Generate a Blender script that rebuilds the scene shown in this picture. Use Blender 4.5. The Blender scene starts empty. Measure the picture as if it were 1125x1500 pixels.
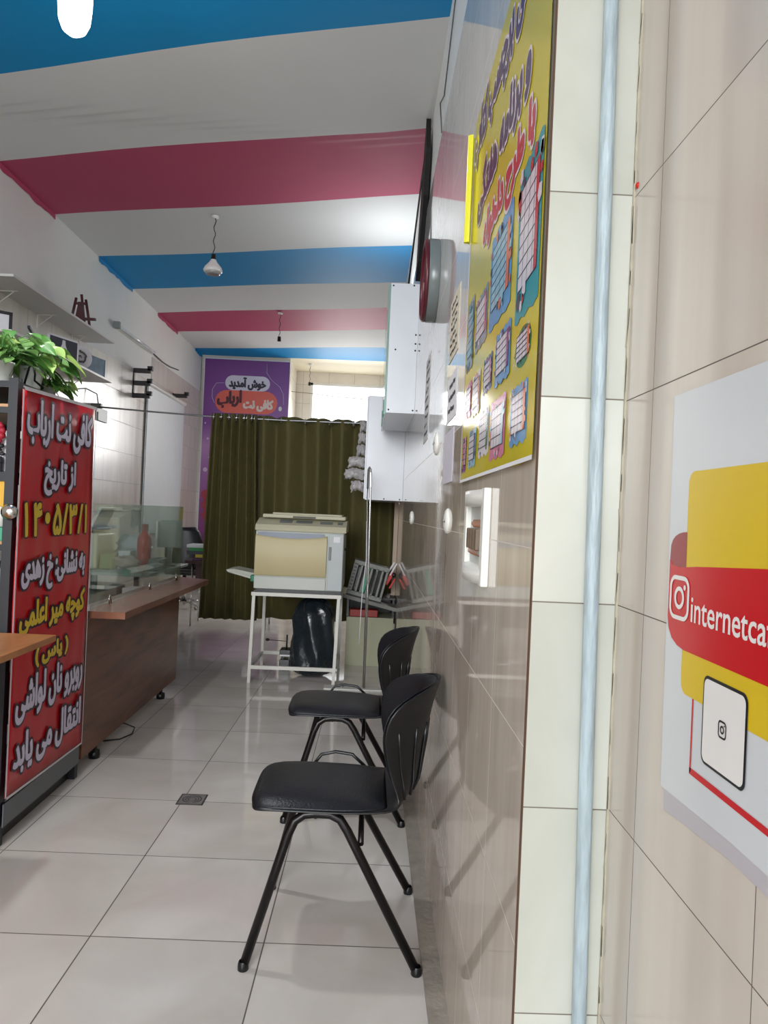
import bpy, bmesh, math, random
import numpy as np
from mathutils import Vector, Matrix, Euler
random.seed(7)
S = bpy.context.scene
COL = S.collection
# ------------------------------------------------------------ camera
cam_d = bpy.data.cameras.new('camera'); cam = bpy.data.objects.new('camera', cam_d); COL.objects.link(cam)
F_PX = 1080.0
cam_d.sensor_fit = 'VERTICAL'; cam_d.sensor_height = 24.0; cam_d.lens = 24.0 * F_PX / 1500.0
cam_d.clip_start = 0.02; cam_d.clip_end = 200
fw = Vector((22.4, F_PX, 3.0)).normalized()
r0 = fw.cross(Vector((0, 0, 1))).normalized(); u0 = r0.cross(fw)
roll = 0.044
rt = r0 * math.cos(roll) + u0 * math.sin(roll); up = u0 * math.cos(roll) - r0 * math.sin(roll)
m3 = Matrix((rt, up, -fw)).transposed()
cam.matrix_world = Matrix.Translation((0, 0, 1.36)) @ m3.to_4x4()
S.camera = cam
# ------------------------------------------------------------ world, lights, exposure
w = bpy.data.worlds.new('daylight'); S.world = w; w.use_nodes = True
bg = w.node_tree.nodes['Background']; bg.inputs[0].default_value = (0.93, 0.97, 1.0, 1); bg.inputs[1].default_value = 3.3
S.view_settings.view_transform = 'Standard'; S.view_settings.look = 'None'
S.view_settings.exposure = 0.0; S.view_settings.gamma = 1.0
try: S.view_settings.use_curve_mapping = False
except Exception: pass

def area(name, loc, rot, sx, sy, power, color=(1, 1, 1), portal=False):
    l = bpy.data.lights.new(name, 'AREA'); l.shape = 'RECTANGLE'; l.size = sx; l.size_y = sy; l.energy = power; l.color = color
    if portal: l.cycles.is_portal = True
    o = bpy.data.objects.new(name, l); o.location = loc; o.rotation_euler = rot; COL.objects.link(o); return o
area('portal_shopfront', (-1.2, -1.98, 1.9), (math.radians(90), 0, 0), 3.2, 3.7, 1, portal=True)
area('portal_window', (-0.38, 13.1, 2.6), (math.radians(-90), 0, 0), 1.3, 2.0, 1, portal=True)
# area lamps added to strengthen daylight at the back window and open shop front
wl = area('window_daylight', (-0.40, 12.9, 2.8), (math.radians(-62), 0, 0), 1.2, 1.5, 55, (1, .98, .94)); wl.data.spread = math.radians(150)
fl_ = area('shopfront_daylight', (-1.7, -4.0, 2.7), (0, 0, 0), 2.6, 2.0, 62, (.96, .98, 1)); fl_.rotation_euler = (Vector((-1.3, 7.5, 0.3)) - fl_.location).to_track_quat('-Z', 'Y').to_euler(); fl_.data.spread = math.radians(70)
ld_ = area('ceiling_lamp_light', (-1.232, 2.9, 3.155), (0, 0, 0), .12, .12, 16, (1, .99, .96)); ld_.data.spread = math.radians(165)
area('added_ceiling_uplight', (0.13, 6.25, 3.05), (math.radians(180), math.radians(0), 0), 0.12, 0.7, 6, (0.95, 0.98, 1))  # added uplight without any fixture, brightens the ceiling above the wall cabinets

# ------------------------------------------------------------ materials
MATS = {}
def srgb(r, g, b):
    f = lambda c: (c / 255 / 12.92) if c / 255 <= 0.04045 else ((c / 255 + 0.055) / 1.055) ** 2.4
    return (f(r), f(g), f(b), 1)
def mat(name, col, rough=0.5, metal=0.0, spec=0.5, noise=0.0, nscale=8.0, bump=0.0, bscale=40.0, trans=0.0, emit=0.0, alpha=1.0, coat=0.0, stretch=None):
    if name in MATS: return MATS[name]
    m = bpy.data.materials.new(name); m.use_nodes = True; nt = m.node_tree; p = nt.nodes['Principled BSDF']
    c = srgb(*col); p.inputs['Base Color'].default_value = c
    p.inputs['Roughness'].default_value = rough; p.inputs['Metallic'].default_value = metal
    p.inputs['Specular IOR Level'].default_value = spec; p.inputs['Coat Weight'].default_value = coat; p.inputs['Coat Roughness'].default_value = 0.06
    p.inputs['Transmission Weight'].default_value = trans; p.inputs['Alpha'].default_value = alpha
    if emit: p.inputs['Emission Color'].default_value = c; p.inputs['Emission Strength'].default_value = emit
    tc = nt.nodes.new('ShaderNodeTexCoord'); mp = nt.nodes.new('ShaderNodeMapping'); nt.links.new(tc.outputs['Object'], mp.inputs[0])
    if stretch: mp.inputs['Scale'].default_value = stretch
    nz = nt.nodes.new('ShaderNodeTexNoise'); nz.inputs['Scale'].default_value = nscale; nz.inputs['Detail'].default_value = 5
    nt.links.new(mp.outputs[0], nz.inputs['Vector'])
    n = noise if noise else 0.04
    mx = nt.nodes.new('ShaderNodeMix'); mx.data_type = 'RGBA'
    mx.inputs[6].default_value = tuple(max(0, x * (1 - n)) for x in c[:3]) + (1,)
    mx.inputs[7].default_value = tuple(min(1, x * (1 + n)) for x in c[:3]) + (1,)
    nt.links.new(nz.outputs[0], mx.inputs[0]); nt.links.new(mx.outputs[2], p.inputs['Base Color'])
    if bump:
        n2 = nt.nodes.new('ShaderNodeTexNoise'); n2.inputs['Scale'].default_value = bscale; n2.inputs['Detail'].default_value = 4
        nt.links.new(mp.outputs[0], n2.inputs['Vector'])
        b = nt.nodes.new('ShaderNodeBump'); b.inputs['Strength'].default_value = bump; b.inputs['Distance'].default_value = 0.01
        nt.links.new(n2.outputs[0], b.inputs['Height']); nt.links.new(b.outputs[0], p.inputs['Normal'])
    MATS[name] = m; return m

def tilemat(name, c1, c2, grout, ua, va, su, sv, uo, vo, gw, rough=0.1, gw_soft=0.5, vein=(1, 1, 1), nscale=3.0, shear=0.0, bump=0.02, tilevar=0.06, blotch=None):
    m = bpy.data.materials.new(name); m.use_nodes = True; nt = m.node_tree; N = nt.nodes; L = nt.links; p = N['Principled BSDF']
    tc = N.new('ShaderNodeTexCoord'); sp = N.new('ShaderNodeSeparateXYZ'); L.new(tc.outputs['Object'], sp.inputs[0])
    def M(op, a, b=None, c=None):
        n = N.new('ShaderNodeMath'); n.operation = op
        for i, v in enumerate((a, b, c)):
            if v is None: continue
            if isinstance(v, (int, float)): n.inputs[i].default_value = v
            else: L.new(v, n.inputs[i])
        return n.outputs[0]
    U = sp.outputs[ua]; V = sp.outputs[va]
    if shear:
        U2 = M('MULTIPLY_ADD', V, -shear, U); V = M('MULTIPLY_ADD', U, shear, V); U = U2
    U = M('SUBTRACT', U, uo); V = M('SUBTRACT', V, vo)
    d = M('MINIMUM', M('PINGPONG', U, su / 2), M('PINGPONG', V, sv / 2))
    mr = N.new('ShaderNodeMapRange'); L.new(d, mr.inputs[0]); mr.inputs[1].default_value = gw * gw_soft; mr.inputs[2].default_value = gw; mr.inputs[3].default_value = 1; mr.inputs[4].default_value = 0
    cb = N.new('ShaderNodeCombineXYZ'); L.new(M('FLOOR', M('DIVIDE', U, su)), cb.inputs[0]); L.new(M('FLOOR', M('DIVIDE', V, sv)), cb.inputs[1])
    wn = N.new('ShaderNodeTexWhiteNoise'); L.new(cb.outputs[0], wn.inputs[0])
    mp = N.new('ShaderNodeMapping'); L.new(tc.outputs['Object'], mp.inputs[0]); mp.inputs['Scale'].default_value = vein
    va_ = N.new('ShaderNodeVectorMath'); va_.operation = 'MULTIPLY_ADD'; L.new(wn.outputs['Color'], va_.inputs[0]); va_.inputs[1].default_value = (7, 7, 7); L.new(mp.outputs[0], va_.inputs[2])
    nz = N.new('ShaderNodeTexNoise'); nz.inputs['Scale'].default_value = nscale; nz.inputs['Detail'].default_value = 6; nz.inputs['Distortion'].default_value = 0.6
    L.new(va_.outputs[0], nz.inputs['Vector'])
    cr = N.new('ShaderNodeMapRange'); L.new(nz.outputs[0], cr.inputs[0]); cr.inputs[1].default_value = 0.3; cr.inputs[2].default_value = 0.7
    mx = N.new('ShaderNodeMix'); mx.data_type = 'RGBA'; L.new(cr.outputs[0], mx.inputs[0]); mx.inputs[6].default_value = srgb(*c1); mx.inputs[7].default_value = srgb(*c2)
    last = mx.outputs[2]
    if blotch:
        nb = N.new('ShaderNodeTexNoise'); nb.inputs['Scale'].default_value = blotch[1]; nb.inputs['Detail'].default_value = 3; L.new(mp.outputs[0] if len(blotch) > 3 else tc.outputs['Object'], nb.inputs['Vector'])
        br = N.new('ShaderNodeMapRange'); L.new(nb.outputs[0], br.inputs[0]); br.inputs[1].default_value = 0.56; br.inputs[2].default_value = 0.6; br.inputs[4].default_value = blotch[2]
        mb = N.new('ShaderNodeMix'); mb.data_type = 'RGBA'; L.new(br.outputs[0], mb.inputs[0]); L.new(last, mb.inputs[6]); mb.inputs[7].default_value = srgb(*blotch[0]); last = mb.outputs[2]
    hs = N.new('ShaderNodeHueSaturation'); L.new(last, hs.inputs['Color']); L.new(M('MULTIPLY_ADD', wn.outputs['Value'], tilevar, 1 - tilevar / 2), hs.inputs['Value'])
    m2 = N.new('ShaderNodeMix'); m2.data_type = 'RGBA'; L.new(mr.outputs[0], m2.inputs[0]); L.new(hs.outputs[0], m2.inputs[6]); m2.inputs[7].default_value = srgb(*grout)
    L.new(m2.outputs[2], p.inputs['Base Color'])
    L.new(M('MULTIPLY_ADD', mr.outputs[0], 0.6, rough), p.inputs['Roughness'])
    n3 = N.new('ShaderNodeTexNoise'); n3.inputs['Scale'].default_value = 2.2; n3.inputs['Detail'].default_value = 2; L.new(tc.outputs['Object'], n3.inputs['Vector'])
    hh = M('SUBTRACT', M('MULTIPLY', n3.outputs[0], 0.25), mr.outputs[0])
    bp = N.new('ShaderNodeBump'); bp.inputs['Strength'].default_value = bump * 10; bp.inputs['Distance'].default_value = 0.004; L.new(hh, bp.inputs['Height']); L.new(bp.outputs[0], p.inputs['Normal'])
    MATS[name] = m; return m

def glassmat(name, col, mixv=0.12, tint=(0.9, 0.95, 0.93)):
    m = bpy.data.materials.new(name); m.use_nodes = True; nt = m.node_tree; N = nt.nodes; N.clear()
    o = N.new('ShaderNodeOutputMaterial'); t = N.new('ShaderNodeBsdfTransparent'); t.inputs[0].default_value = tint + (1,)
    g = N.new('ShaderNodeBsdfGlossy'); g.inputs['Roughness'].default_value = 0.03; g.inputs[0].default_value = (0.9, 0.95, 0.92, 1)
    f = N.new('ShaderNodeFresnel'); ge = N.new('ShaderNodeNewGeometry'); im = N.new('ShaderNodeMath'); im.operation = 'MULTIPLY_ADD'
    im.inputs[1].default_value = 1 / 1.45 - 1.45; im.inputs[2].default_value = 1.45; nt.links.new(ge.outputs['Backfacing'], im.inputs[0]); nt.links.new(im.outputs[0], f.inputs[0])
    df = N.new('ShaderNodeBsdfDiffuse'); df.inputs[0].default_value = srgb(*col)
    m1 = N.new('ShaderNodeMixShader'); m1.inputs[0].default_value = mixv; nt.links.new(t.outputs[0], m1.inputs[1]); nt.links.new(df.outputs[0], m1.inputs[2])
    m2 = N.new('ShaderNodeMixShader'); nt.links.new(f.outputs[0], m2.inputs[0]); nt.links.new(m1.outputs[0], m2.inputs[1]); nt.links.new(g.outputs[0], m2.inputs[2])
    nt.links.new(m2.outputs[0], o.inputs[0]); MATS[name] = m; return m

def woodmat(name, c1, c2, scale=(1, 1, 1), rough=0.4, ns=6):
    m = bpy.data.materials.new(name); m.use_nodes = True; nt = m.node_tree; N = nt.nodes; L = nt.links; p = N['Principled BSDF']
    tc = N.new('ShaderNodeTexCoord'); mp = N.new('ShaderNodeMapping'); mp.inputs['Scale'].default_value = scale; L.new(tc.outputs['Object'], mp.inputs[0])
    n1 = N.new('ShaderNodeTexNoise'); n1.inputs['Scale'].default_value = ns; n1.inputs['Detail'].default_value = 8; n1.inputs['Distortion'].default_value = 1.2; L.new(mp.outputs[0], n1.inputs['Vector'])
    r = N.new('ShaderNodeMapRange'); r.inputs[1].default_value = 0.32; r.inputs[2].default_value = 0.68; L.new(n1.outputs[0], r.inputs[0])
    mx = N.new('ShaderNodeMix'); mx.data_type = 'RGBA'; mx.inputs[6].default_value = srgb(*c1); mx.inputs[7].default_value = srgb(*c2); L.new(r.outputs[0], mx.inputs[0])
    L.new(mx.outputs[2], p.inputs['Base Color']); p.inputs['Roughness'].default_value = rough; MATS[name] = m; return m

# ------------------------------------------------------------ mesh helpers
class MB:
    def __init__(s): s.v = []; s.f = []; s.m = []; s.sm = []
    def add(s, vs, fs, mi=0, smooth=False):
        b = len(s.v); s.v += [tuple(x) for x in vs]
        for f in fs: s.f.append(tuple(b + i for i in f)); s.m.append(mi); s.sm.append(smooth)
        return s
    def box(s, x0, x1, y0, y1, z0, z1, mi=0, bev=0.0):
        if bev <= 0:
            vs = [(x0, y0, z0), (x1, y0, z0), (x1, y1, z0), (x0, y1, z0), (x0, y0, z1), (x1, y0, z1), (x1, y1, z1), (x0, y1, z1)]
            return s.add(vs, [(0, 3, 2, 1), (4, 5, 6, 7), (0, 1, 5, 4), (1, 2, 6, 5), (2, 3, 7, 6), (3, 0, 4, 7)], mi)
        bm = bmesh.new(); bmesh.ops.create_cube(bm, size=1)
        for v in bm.verts: v.co = Vector(((x0 + x1) / 2 + v.co.x * (x1 - x0), (y0 + y1) / 2 + v.co.y * (y1 - y0), (z0 + z1) / 2 + v.co.z * (z1 - z0)))
        bmesh.ops.bevel(bm, geom=bm.edges[:], offset=bev, segments=3, affect='EDGES', profile=0.5)
        return s.bm(bm, mi)
    def bm(s, bm, mi=0, smooth=False):
        bm.verts.index_update(); s.add([v.co[:] for v in bm.verts], [[v.index for v in f.verts] for f in bm.faces], mi, smooth); bm.free(); return s
    def obox(s, c, size, rot, mi=0, bev=0.0):
        t = MB().box(-size[0] / 2, size[0] / 2, -size[1] / 2, size[1] / 2, -size[2] / 2, size[2] / 2, 0, bev)
        R = Euler(rot).to_matrix(); C = Vector(c)
        return s.add([C + R @ Vector(v) for v in t.v], t.f, mi)
    def tube(s, pts, r, n=10, mi=0, cap=True, closed=False):
        pts = [Vector(p) for p in pts]; rs = r if isinstance(r, (list, tuple)) else [r] * len(pts)
        vs = []; fs = []; N = len(pts); prev = None
        for i, p in enumerate(pts):
            if closed: t = pts[(i + 1) % N] - pts[i - 1]
            else: t = (pts[min(i + 1, N - 1)] - pts[max(i - 1, 0)])
            t.normalize()
            if prev is None:
                a = Vector((0, 0, 1)) if abs(t.z) < 0.9 else Vector((1, 0, 0)); x = t.cross(a).normalized()
            else: x = (prev - t * prev.dot(t)).normalized()
            prev = x; y = t.cross(x)
            for k in range(n):
                an = 2 * math.pi * k / n; vs.append(p + (x * math.cos(an) + y * math.sin(an)) * rs[i])
        for i in range(N if closed else N - 1):
            j = (i + 1) % N
            for k in range(n): fs.append((i * n + k, i * n + (k + 1) % n, j * n + (k + 1) % n, j * n + k))
        b = len(s.v); s.add(vs, fs, mi, True)
        if cap and not closed:
            s.f.append(tuple(b + k for k in reversed(range(n)))); s.m.append(mi); s.sm.append(False)
            s.f.append(tuple(b + (N - 1) * n + k for k in range(n))); s.m.append(mi); s.sm.append(False)
        return s
    def lathe(s, prof, c, axis='z', n=28, mi=0, smooth=True):
        vs = []; fs = []
        for r, h in prof:
            for k in range(n):
                a = 2 * math.pi * k / n; x, y = r * math.cos(a), r * math.sin(a)
                q = {'z': (x, y, h), 'x': (h, x, y), 'y': (x, h, y), '-x': (-h, y, x)}[axis]
                vs.append((c[0] + q[0], c[1] + q[1], c[2] + q[2]))
        for i in range(len(prof) - 1):
            for k in range(n): fs.append((i * n + k, i * n + (k + 1) % n, (i + 1) * n + (k + 1) % n, (i + 1) * n + k))
        return s.add(vs, fs, mi, smooth)
    def poly(s, pts, mi=0): return s.add(pts, [tuple(range(len(pts)))], mi)
    def prism(s, pts, d, mi=0):
        n = len(pts); d = Vector(d); a = [Vector(p) for p in pts]
        return s.add(a + [p + d for p in a], [tuple(reversed(range(n))), tuple(range(n, 2 * n))] + [(i, (i + 1) % n, n + (i + 1) % n, n + i) for i in range(n)], mi)
    def grid(s, P, mi=0, smooth=True, closed_u=False):
        nu = len(P); nv = len(P[0]); vs = [q for r in P for q in r]; fs = []
        for i in range(nu if closed_u else nu - 1):
            for j in range(nv - 1):
                k = (i + 1) % nu; fs.append((i * nv + j, k * nv + j, k * nv + j + 1, i * nv + j + 1))
        return s.add(vs, fs, mi, smooth)
    def build(s, name, mats, parent=None, label=None, solid=0, sub=0, fixn=True, autos=None):
        me = bpy.data.meshes.new(name); off = Vector((0, 0, 0)); q = parent
        while q is not None: off += q.location; q = q.parent
        me.from_pydata([Vector(v) - off for v in s.v], [], s.f)
        if not isinstance(mats, (list, tuple)): mats = [mats]
        for m in mats: me.materials.append(m)
        for i, p in enumerate(me.polygons): p.material_index = s.m[i]; p.use_smooth = s.sm[i]
        if fixn:
            bm = bmesh.new(); bm.from_mesh(me); bmesh.ops.recalc_face_normals(bm, faces=bm.faces); bm.to_mesh(me); bm.free()
        me.update()
        o = bpy.data.objects.new(name, me); COL.objects.link(o)
        if parent: o.parent = parent
        if label: o['label'] = label
        if solid: md = o.modifiers.new('t', 'SOLIDIFY'); md.thickness = solid; md.offset = 0
        if sub: md = o.modifiers.new('s', 'SUBSURF'); md.levels = sub; md.render_levels = sub
        return o
def tag(o, label, cat, group=None, kind=None):
    o['label'] = label; o['category'] = cat
    if group: o['group'] = group
    if kind: o['kind'] = kind
    return o
def thing(name, loc, label, cat, group=None):
    o = bpy.data.objects.new(name, None); o.empty_display_size = 0.05; o.location = loc; COL.objects.link(o); return tag(o, label, cat, group)
def struct(name, mb, mats, label=None, **k):
    o = mb.build(name, mats, None, **k); o['kind'] = 'structure'
    if label: o['label'] = label
    return o

# ------------------------------------------------------------ writing
JO = {'ا': (0xFE8D, 2), 'آ': (0xFE81, 2), 'ب': (0xFE8F, 4), 'ت': (0xFE95, 4), 'ج': (0xFE9D, 4), 'چ': (0xFB7A, 4), 'ح': (0xFEA1, 4), 'خ': (0xFEA5, 4), 'د': (0xFEA9, 2), 'ر': (0xFEAD, 2), 'ز': (0xFEAF, 2), 'س': (0xFEB1, 4), 'ش': (0xFEB5, 4), 'ط': (0xFEC1, 4), 'ع': (0xFEC9, 4), 'ف': (0xFED1, 4), 'ق': (0xFED5, 4), 'ک': (0xFB8E, 4), 'گ': (0xFB92, 4), 'ل': (0xFEDD, 4), 'م': (0xFEE1, 4), 'ن': (0xFEE5, 4), 'و': (0xFEED, 2), 'ه': (0xFEE9, 4), 'ی': (0xFBFC, 4)}
def shape(s):
    out = []
    for i, c in enumerate(s):
        if c not in JO: out.append({'(': ')', ')': '('}.get(c, c) if any(x in JO for x in s) else c); continue
        b, n = JO[c]; p = i > 0 and s[i - 1] in JO and JO[s[i - 1]][1] == 4; q = n == 4 and i + 1 < len(s) and s[i + 1] in JO
        out.append(chr(b + (3 if p and q else 2 if q else 1 if p else 0)))
    return ''.join(reversed(out))
def text_geo(body):
    c = bpy.data.curves.new('t', 'FONT'); c.body = body; c.resolution_u = 3; c.fill_mode = 'BOTH'
    o = bpy.data.objects.new('t', c); COL.objects.link(o); dg = bpy.context.evaluated_depsgraph_get(); dg.update()
    me = bpy.data.meshes.new_from_object(o.evaluated_get(dg)); bpy.data.objects.remove(o)
    me.calc_loop_triangles()
    return [(v.co.x, v.co.y) for v in me.vertices], [tuple(t.vertices) for t in me.loop_triangles]
def dilate(g, r):
    """grow the filled cells of g by r cells"""
    if r <= 0: return g
    out = g.copy(); R_ = int(math.ceil(r)); H_, W_ = g.shape
    for dy in range(-R_, R_ + 1):
        if dy * dy > r * r: continue
        k = int(math.sqrt(r * r - dy * dy)); row = g.copy()
        cs = np.cumsum(np.pad(g.astype(np.int32), ((0, 0), (k + 1, k))), axis=1); row = (cs[:, 2 * k + 1:] - cs[:, :-(2 * k + 1)]) > 0
        a, b = max(0, dy), min(H_, H_ + dy); out[a:b] |= row[a - dy:b - dy]
    return out
def lettering(name, body, parent, O, U, Vv, wd, ht, fill, outline=None, bold=0.006, ow=0.008, lift=0.0015, slant=0.0, arabic=True, cell=0.0012):
    """body fitted into the box wd x ht with lower left corner O, along U and V, raised along U x V"""
    V, T = text_geo(shape(body) if arabic else body)
    x0 = min(p[0] for p in V); x1 = max(p[0] for p in V); y0 = min(p[1] for p in V); y1 = max(p[1] for p in V)
    sx = (wd - 2 * bold) / (x1 - x0); sy = (ht - 2 * bold) / (y1 - y0); U = Vector(U); Vv = Vector(Vv); Nn = U.cross(Vv).normalized(); O = Vector(O)
    pad = int((bold + ow) / cell) + 3; W_ = int(wd / cell) + 2 * pad; H_ = int(ht / cell) + 2 * pad; g = np.zeros((H_, W_), bool)
    P2 = [((bold + (p[0] - x0) * sx) / cell + pad, (bold + (p[1] - y0) * sy) / cell + pad) for p in V]
    for a, b, c in T:
        (ax, ay), (bx_, by), (cx, cy) = P2[a], P2[b], P2[c]
        xa_, xb_ = int(min(ax, bx_, cx)), int(max(ax, bx_, cx)) + 1; ya, yb = int(min(ay, by, cy)), int(max(ay, by, cy)) + 1
        den = (by - cy) * (ax - cx) + (cx - bx_) * (ay - cy)
        if abs(den) < 1e-12: continue
        yy, xx = np.mgrid[ya:yb, xa_:xb_]; xx = xx + .5; yy = yy + .5
        l1 = ((by - cy) * (xx - cx) + (cx - bx_) * (yy - cy)) / den; l2 = ((cy - ay) * (xx - cx) + (ax - cx) * (yy - cy)) / den
        g[ya:yb, xa_:xb_] |= (l1 >= -1e-6) & (l2 >= -1e-6) & (l1 + l2 <= 1 + 1e-6)
    mb = MB()
    def runs(g_, h, mi):
        vs = []; fs = []
        for r in range(g_.shape[0]):
            row = g_[r]
            if not row.any(): continue
            d = np.diff(np.concatenate(([0], row.astype(np.int8), [0]))); st_ = np.where(d == 1)[0]; en = np.where(d == -1)[0]
            for a, b in zip(st_, en):
                k = len(vs)
                for (cx, cy) in ((a, r), (b, r), (b, r + 1), (a, r + 1)):
                    x = (cx - pad) * cell; y = (cy - pad) * cell; q = O + U * x + Vv * (y + slant * x / wd) + Nn * h; vs.append((q.x, q.y, q.z))
                fs.append((k, k + 1, k + 2, k + 3))
        mb.add(vs, fs, mi)
    gb = dilate(g, bold / cell); runs(gb, lift * 2, 0)
    if outline: runs(dilate(g, (bold + ow) / cell), lift, 1)
    return mb.build(name, [fill] + ([outline] if outline else []), parent, fixn=False)

# ------------------------------------------------------------ palette
plaster = mat('plaster_white', (226, 228, 226), 0.7, noise=0.05, nscale=2.5, bump=0.08, bscale=30)
ceil_white = mat('ceiling_white', (222, 224, 224), 0.7, spec=.25, noise=0.02, nscale=2)
ceil_blue = mat('ceiling_blue', (10, 142, 204), 0.6, spec=.25, noise=0.03, nscale=2)
ceil_pink = mat('ceiling_pink', (184, 74, 108), 0.6, spec=.25, noise=0.03, nscale=2)
cream = mat('cream_paint', (232, 222, 196), 0.6)
white_lam = mat('white_laminate', (222, 226, 232), 0.25)
white_pl = mat('white_plastic', (226, 226, 220), 0.3)
grey_pl = mat('grey_plastic', (120, 126, 126), 0.4)
lgrey_pl = mat('light_grey_plastic', (180, 182, 176), 0.4)
black_pl = mat('black_plastic', (14, 15, 18), 0.33, noise=0.1)
black_leather = mat('black_leather', (12, 15, 21), 0.38, noise=0.1, bump=0.15, bscale=160)
black_metal = mat('black_metal', (30, 27, 27), 0.3, metal=0.6, noise=0.3, nscale=30)
dark_frame = mat('dark_frame', (22, 25, 32), 0.5)
chrome = mat('chrome', (200, 200, 198), 0.18, metal=1)
steel = mat('brushed_steel', (150, 152, 152), 0.35, metal=0.9)
white_metal = mat('white_painted_metal', (206, 204, 196), 0.45, noise=0.12, nscale=14)
green_m = mat('green_plastic', (30, 120, 85), 0.4)
teal = mat('teal_print', (60, 160, 150), 0.5)
red_pl = mat('red_plastic', (196, 40, 36), 0.4)
paper = mat('paper', (222, 222, 226), 0.7)
ink = mat('ink', (40, 40, 46), 0.6)
yellow_pr = mat('yellow_print', (206, 190, 40), 0.3)

# ------------------------------------------------------------ room shell
XR = 0.2755; XN = 0.41; XL = -2.79; HC = 3.8; YS = 1.205
floor_m = tilemat('floor_marble_tile', (196, 190, 184), (214, 210, 205), (92, 86, 80), 0, 1, 0.5435, 0.5435, -0.2965, 2.3185, 0.0028, rough=0.07, nscale=2.5, shear=0.012, tilevar=0.05, bump=0.01)
wall_lo = tilemat('brown_stone_tile', (192, 180, 167), (208, 198, 186), (214, 206, 194), 1, 2, 0.333, 0.3315, 2.21 - 0.333 * 3, 1.3135, 0.0012, rough=0.05, vein=(1, 6, 0.5), nscale=3, tilevar=0.08, bump=0.02, blotch=((166, 152, 141), 2.2, 0.6))
wall_up = tilemat('white_glossy_tile', (206, 204, 202), (222, 220, 218), (190, 186, 182), 1, 2, 0.333, 0.3315, 2.21 - 0.333 * 3, 1.3135, 0.0012, rough=0.045, vein=(1, 6, 0.5), nscale=3, tilevar=0.05, bump=0.02)
near_m = tilemat('beige_striped_tile', (196, 186, 174), (206, 198, 188), (86, 78, 70), 1, 2, 0.333, 0.3315, 1.075 - 0.333, 1.229, 0.0011, rough=0.12, vein=(1, 9, 0.25), nscale=1.4, tilevar=0.05, bump=0.02)
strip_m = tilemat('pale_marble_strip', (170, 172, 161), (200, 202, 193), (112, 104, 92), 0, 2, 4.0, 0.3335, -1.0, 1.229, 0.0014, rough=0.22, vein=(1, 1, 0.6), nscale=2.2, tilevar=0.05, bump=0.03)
left_m = tilemat('cream_wall_tile', (206, 200, 190), (220, 215, 206), (130, 122, 116), 1, 2, 0.45, 0.3315, 0.1, 0.26, 0.0022, rough=0.24, vein=(1, 5, 0.5), nscale=1.6, tilevar=0.07, bump=0.02)
back_m = tilemat('back_wall_tile', (212, 204, 190), (224, 216, 204), (150, 140, 130), 0, 2, 0.45, 0.3315, 0.1, 0.26, 0.003, rough=0.3, tilevar=0.06)

struct('floor', MB().box(XL - 0.1, XN + 0.1, -2.0, 13.4, -0.1, 0), floor_m)
struct('ground_outside', MB().box(-12, 12, -12, -2.0, -0.12, -0.02), mat('pavement', (96, 94, 90), 0.8))
struct('wall_right', MB().box(XR, XR + 0.3, YS, 13.3, 0, 1.645), wall_lo)
struct('wall_right_upper', MB().box(XR, XR + 0.3, YS, 13.3, 1.645, 3.225), wall_up)
struct('wall_right_plaster', MB().box(XR + 0.012, XR + 0.3, YS, 13.3, 3.225, HC), plaster)
struct('wall_right_near', MB().box(XN, XN + 0.2, -2.0, YS, 0, HC), near_m)
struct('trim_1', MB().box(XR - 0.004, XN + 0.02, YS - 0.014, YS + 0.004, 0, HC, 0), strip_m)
# stone skirting along the wall foot
struct('baseboard_right', MB().box(0.2195, XR, YS, 6.3, 0, 0.012), mat('dirty_stone', (150, 144, 134), 0.6, noise=0.35, nscale=18, bump=0.3, bscale=50))
# grout and rough caulk lines at the edges of the marble strip
gm = MB()
gm.box(XN - 0.0035, XN, YS - 0.018, YS - 0.012, 0, HC)
for k in range(26):
    z = 0.35 + k * 0.083 + random.uniform(-.01, .01); ww = random.uniform(.0006, .0018)
    gm.obox((XN - 0.003, YS - 0.016, z), (ww, 0.004, random.uniform(.02, .07)), (0, random.uniform(-.04, .04), 0))
struct('trim_2', gm, mat('old_caulk', (168, 162, 144), 0.8, noise=0.3, nscale=40))
struct('trim_3', MB().box(XR - 0.005, XR - 0.0035, YS - 0.013, YS + 0.001, 0, HC), mat('brown_edge', (96, 70, 52), 0.8))
# left wall: tiles below, plaster above, with a step towards the back
struct('wall_left', MB().box(XL - 0.2, XL, -2.0, 9.3, 0, 2.88).box(XL - 0.2, XL, 9.3, 13.3, 0, 3.2), left_m)
struct('wall_left_plaster', MB().box(XL - 0.2, XL - 0.01, -2.0, 9.3, 2.88, HC).box(XL - 0.2, XL - 0.01, 9.3, 13.3, 3.2, HC), plaster)
struct('wall_back', MB().box(XL, -1.37, 11.95, 12.15, 0, HC), left_m)
WX0, WX1, WZ0, WZ1 = -1.12, XR, 1.5, 3.62
struct('wall_back_far', MB().box(-1.6, WX0, 13.0, 13.2, 0, HC).box(WX0, WX1, 13.0, 13.2, 0, WZ0).box(WX0, WX1, 13.0, 13.2, WZ1, HC), back_m)
struct('wall_back_return', MB().box(-1.6, -1.37, 12.15, 13.0, 0, HC), back_m)
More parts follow.
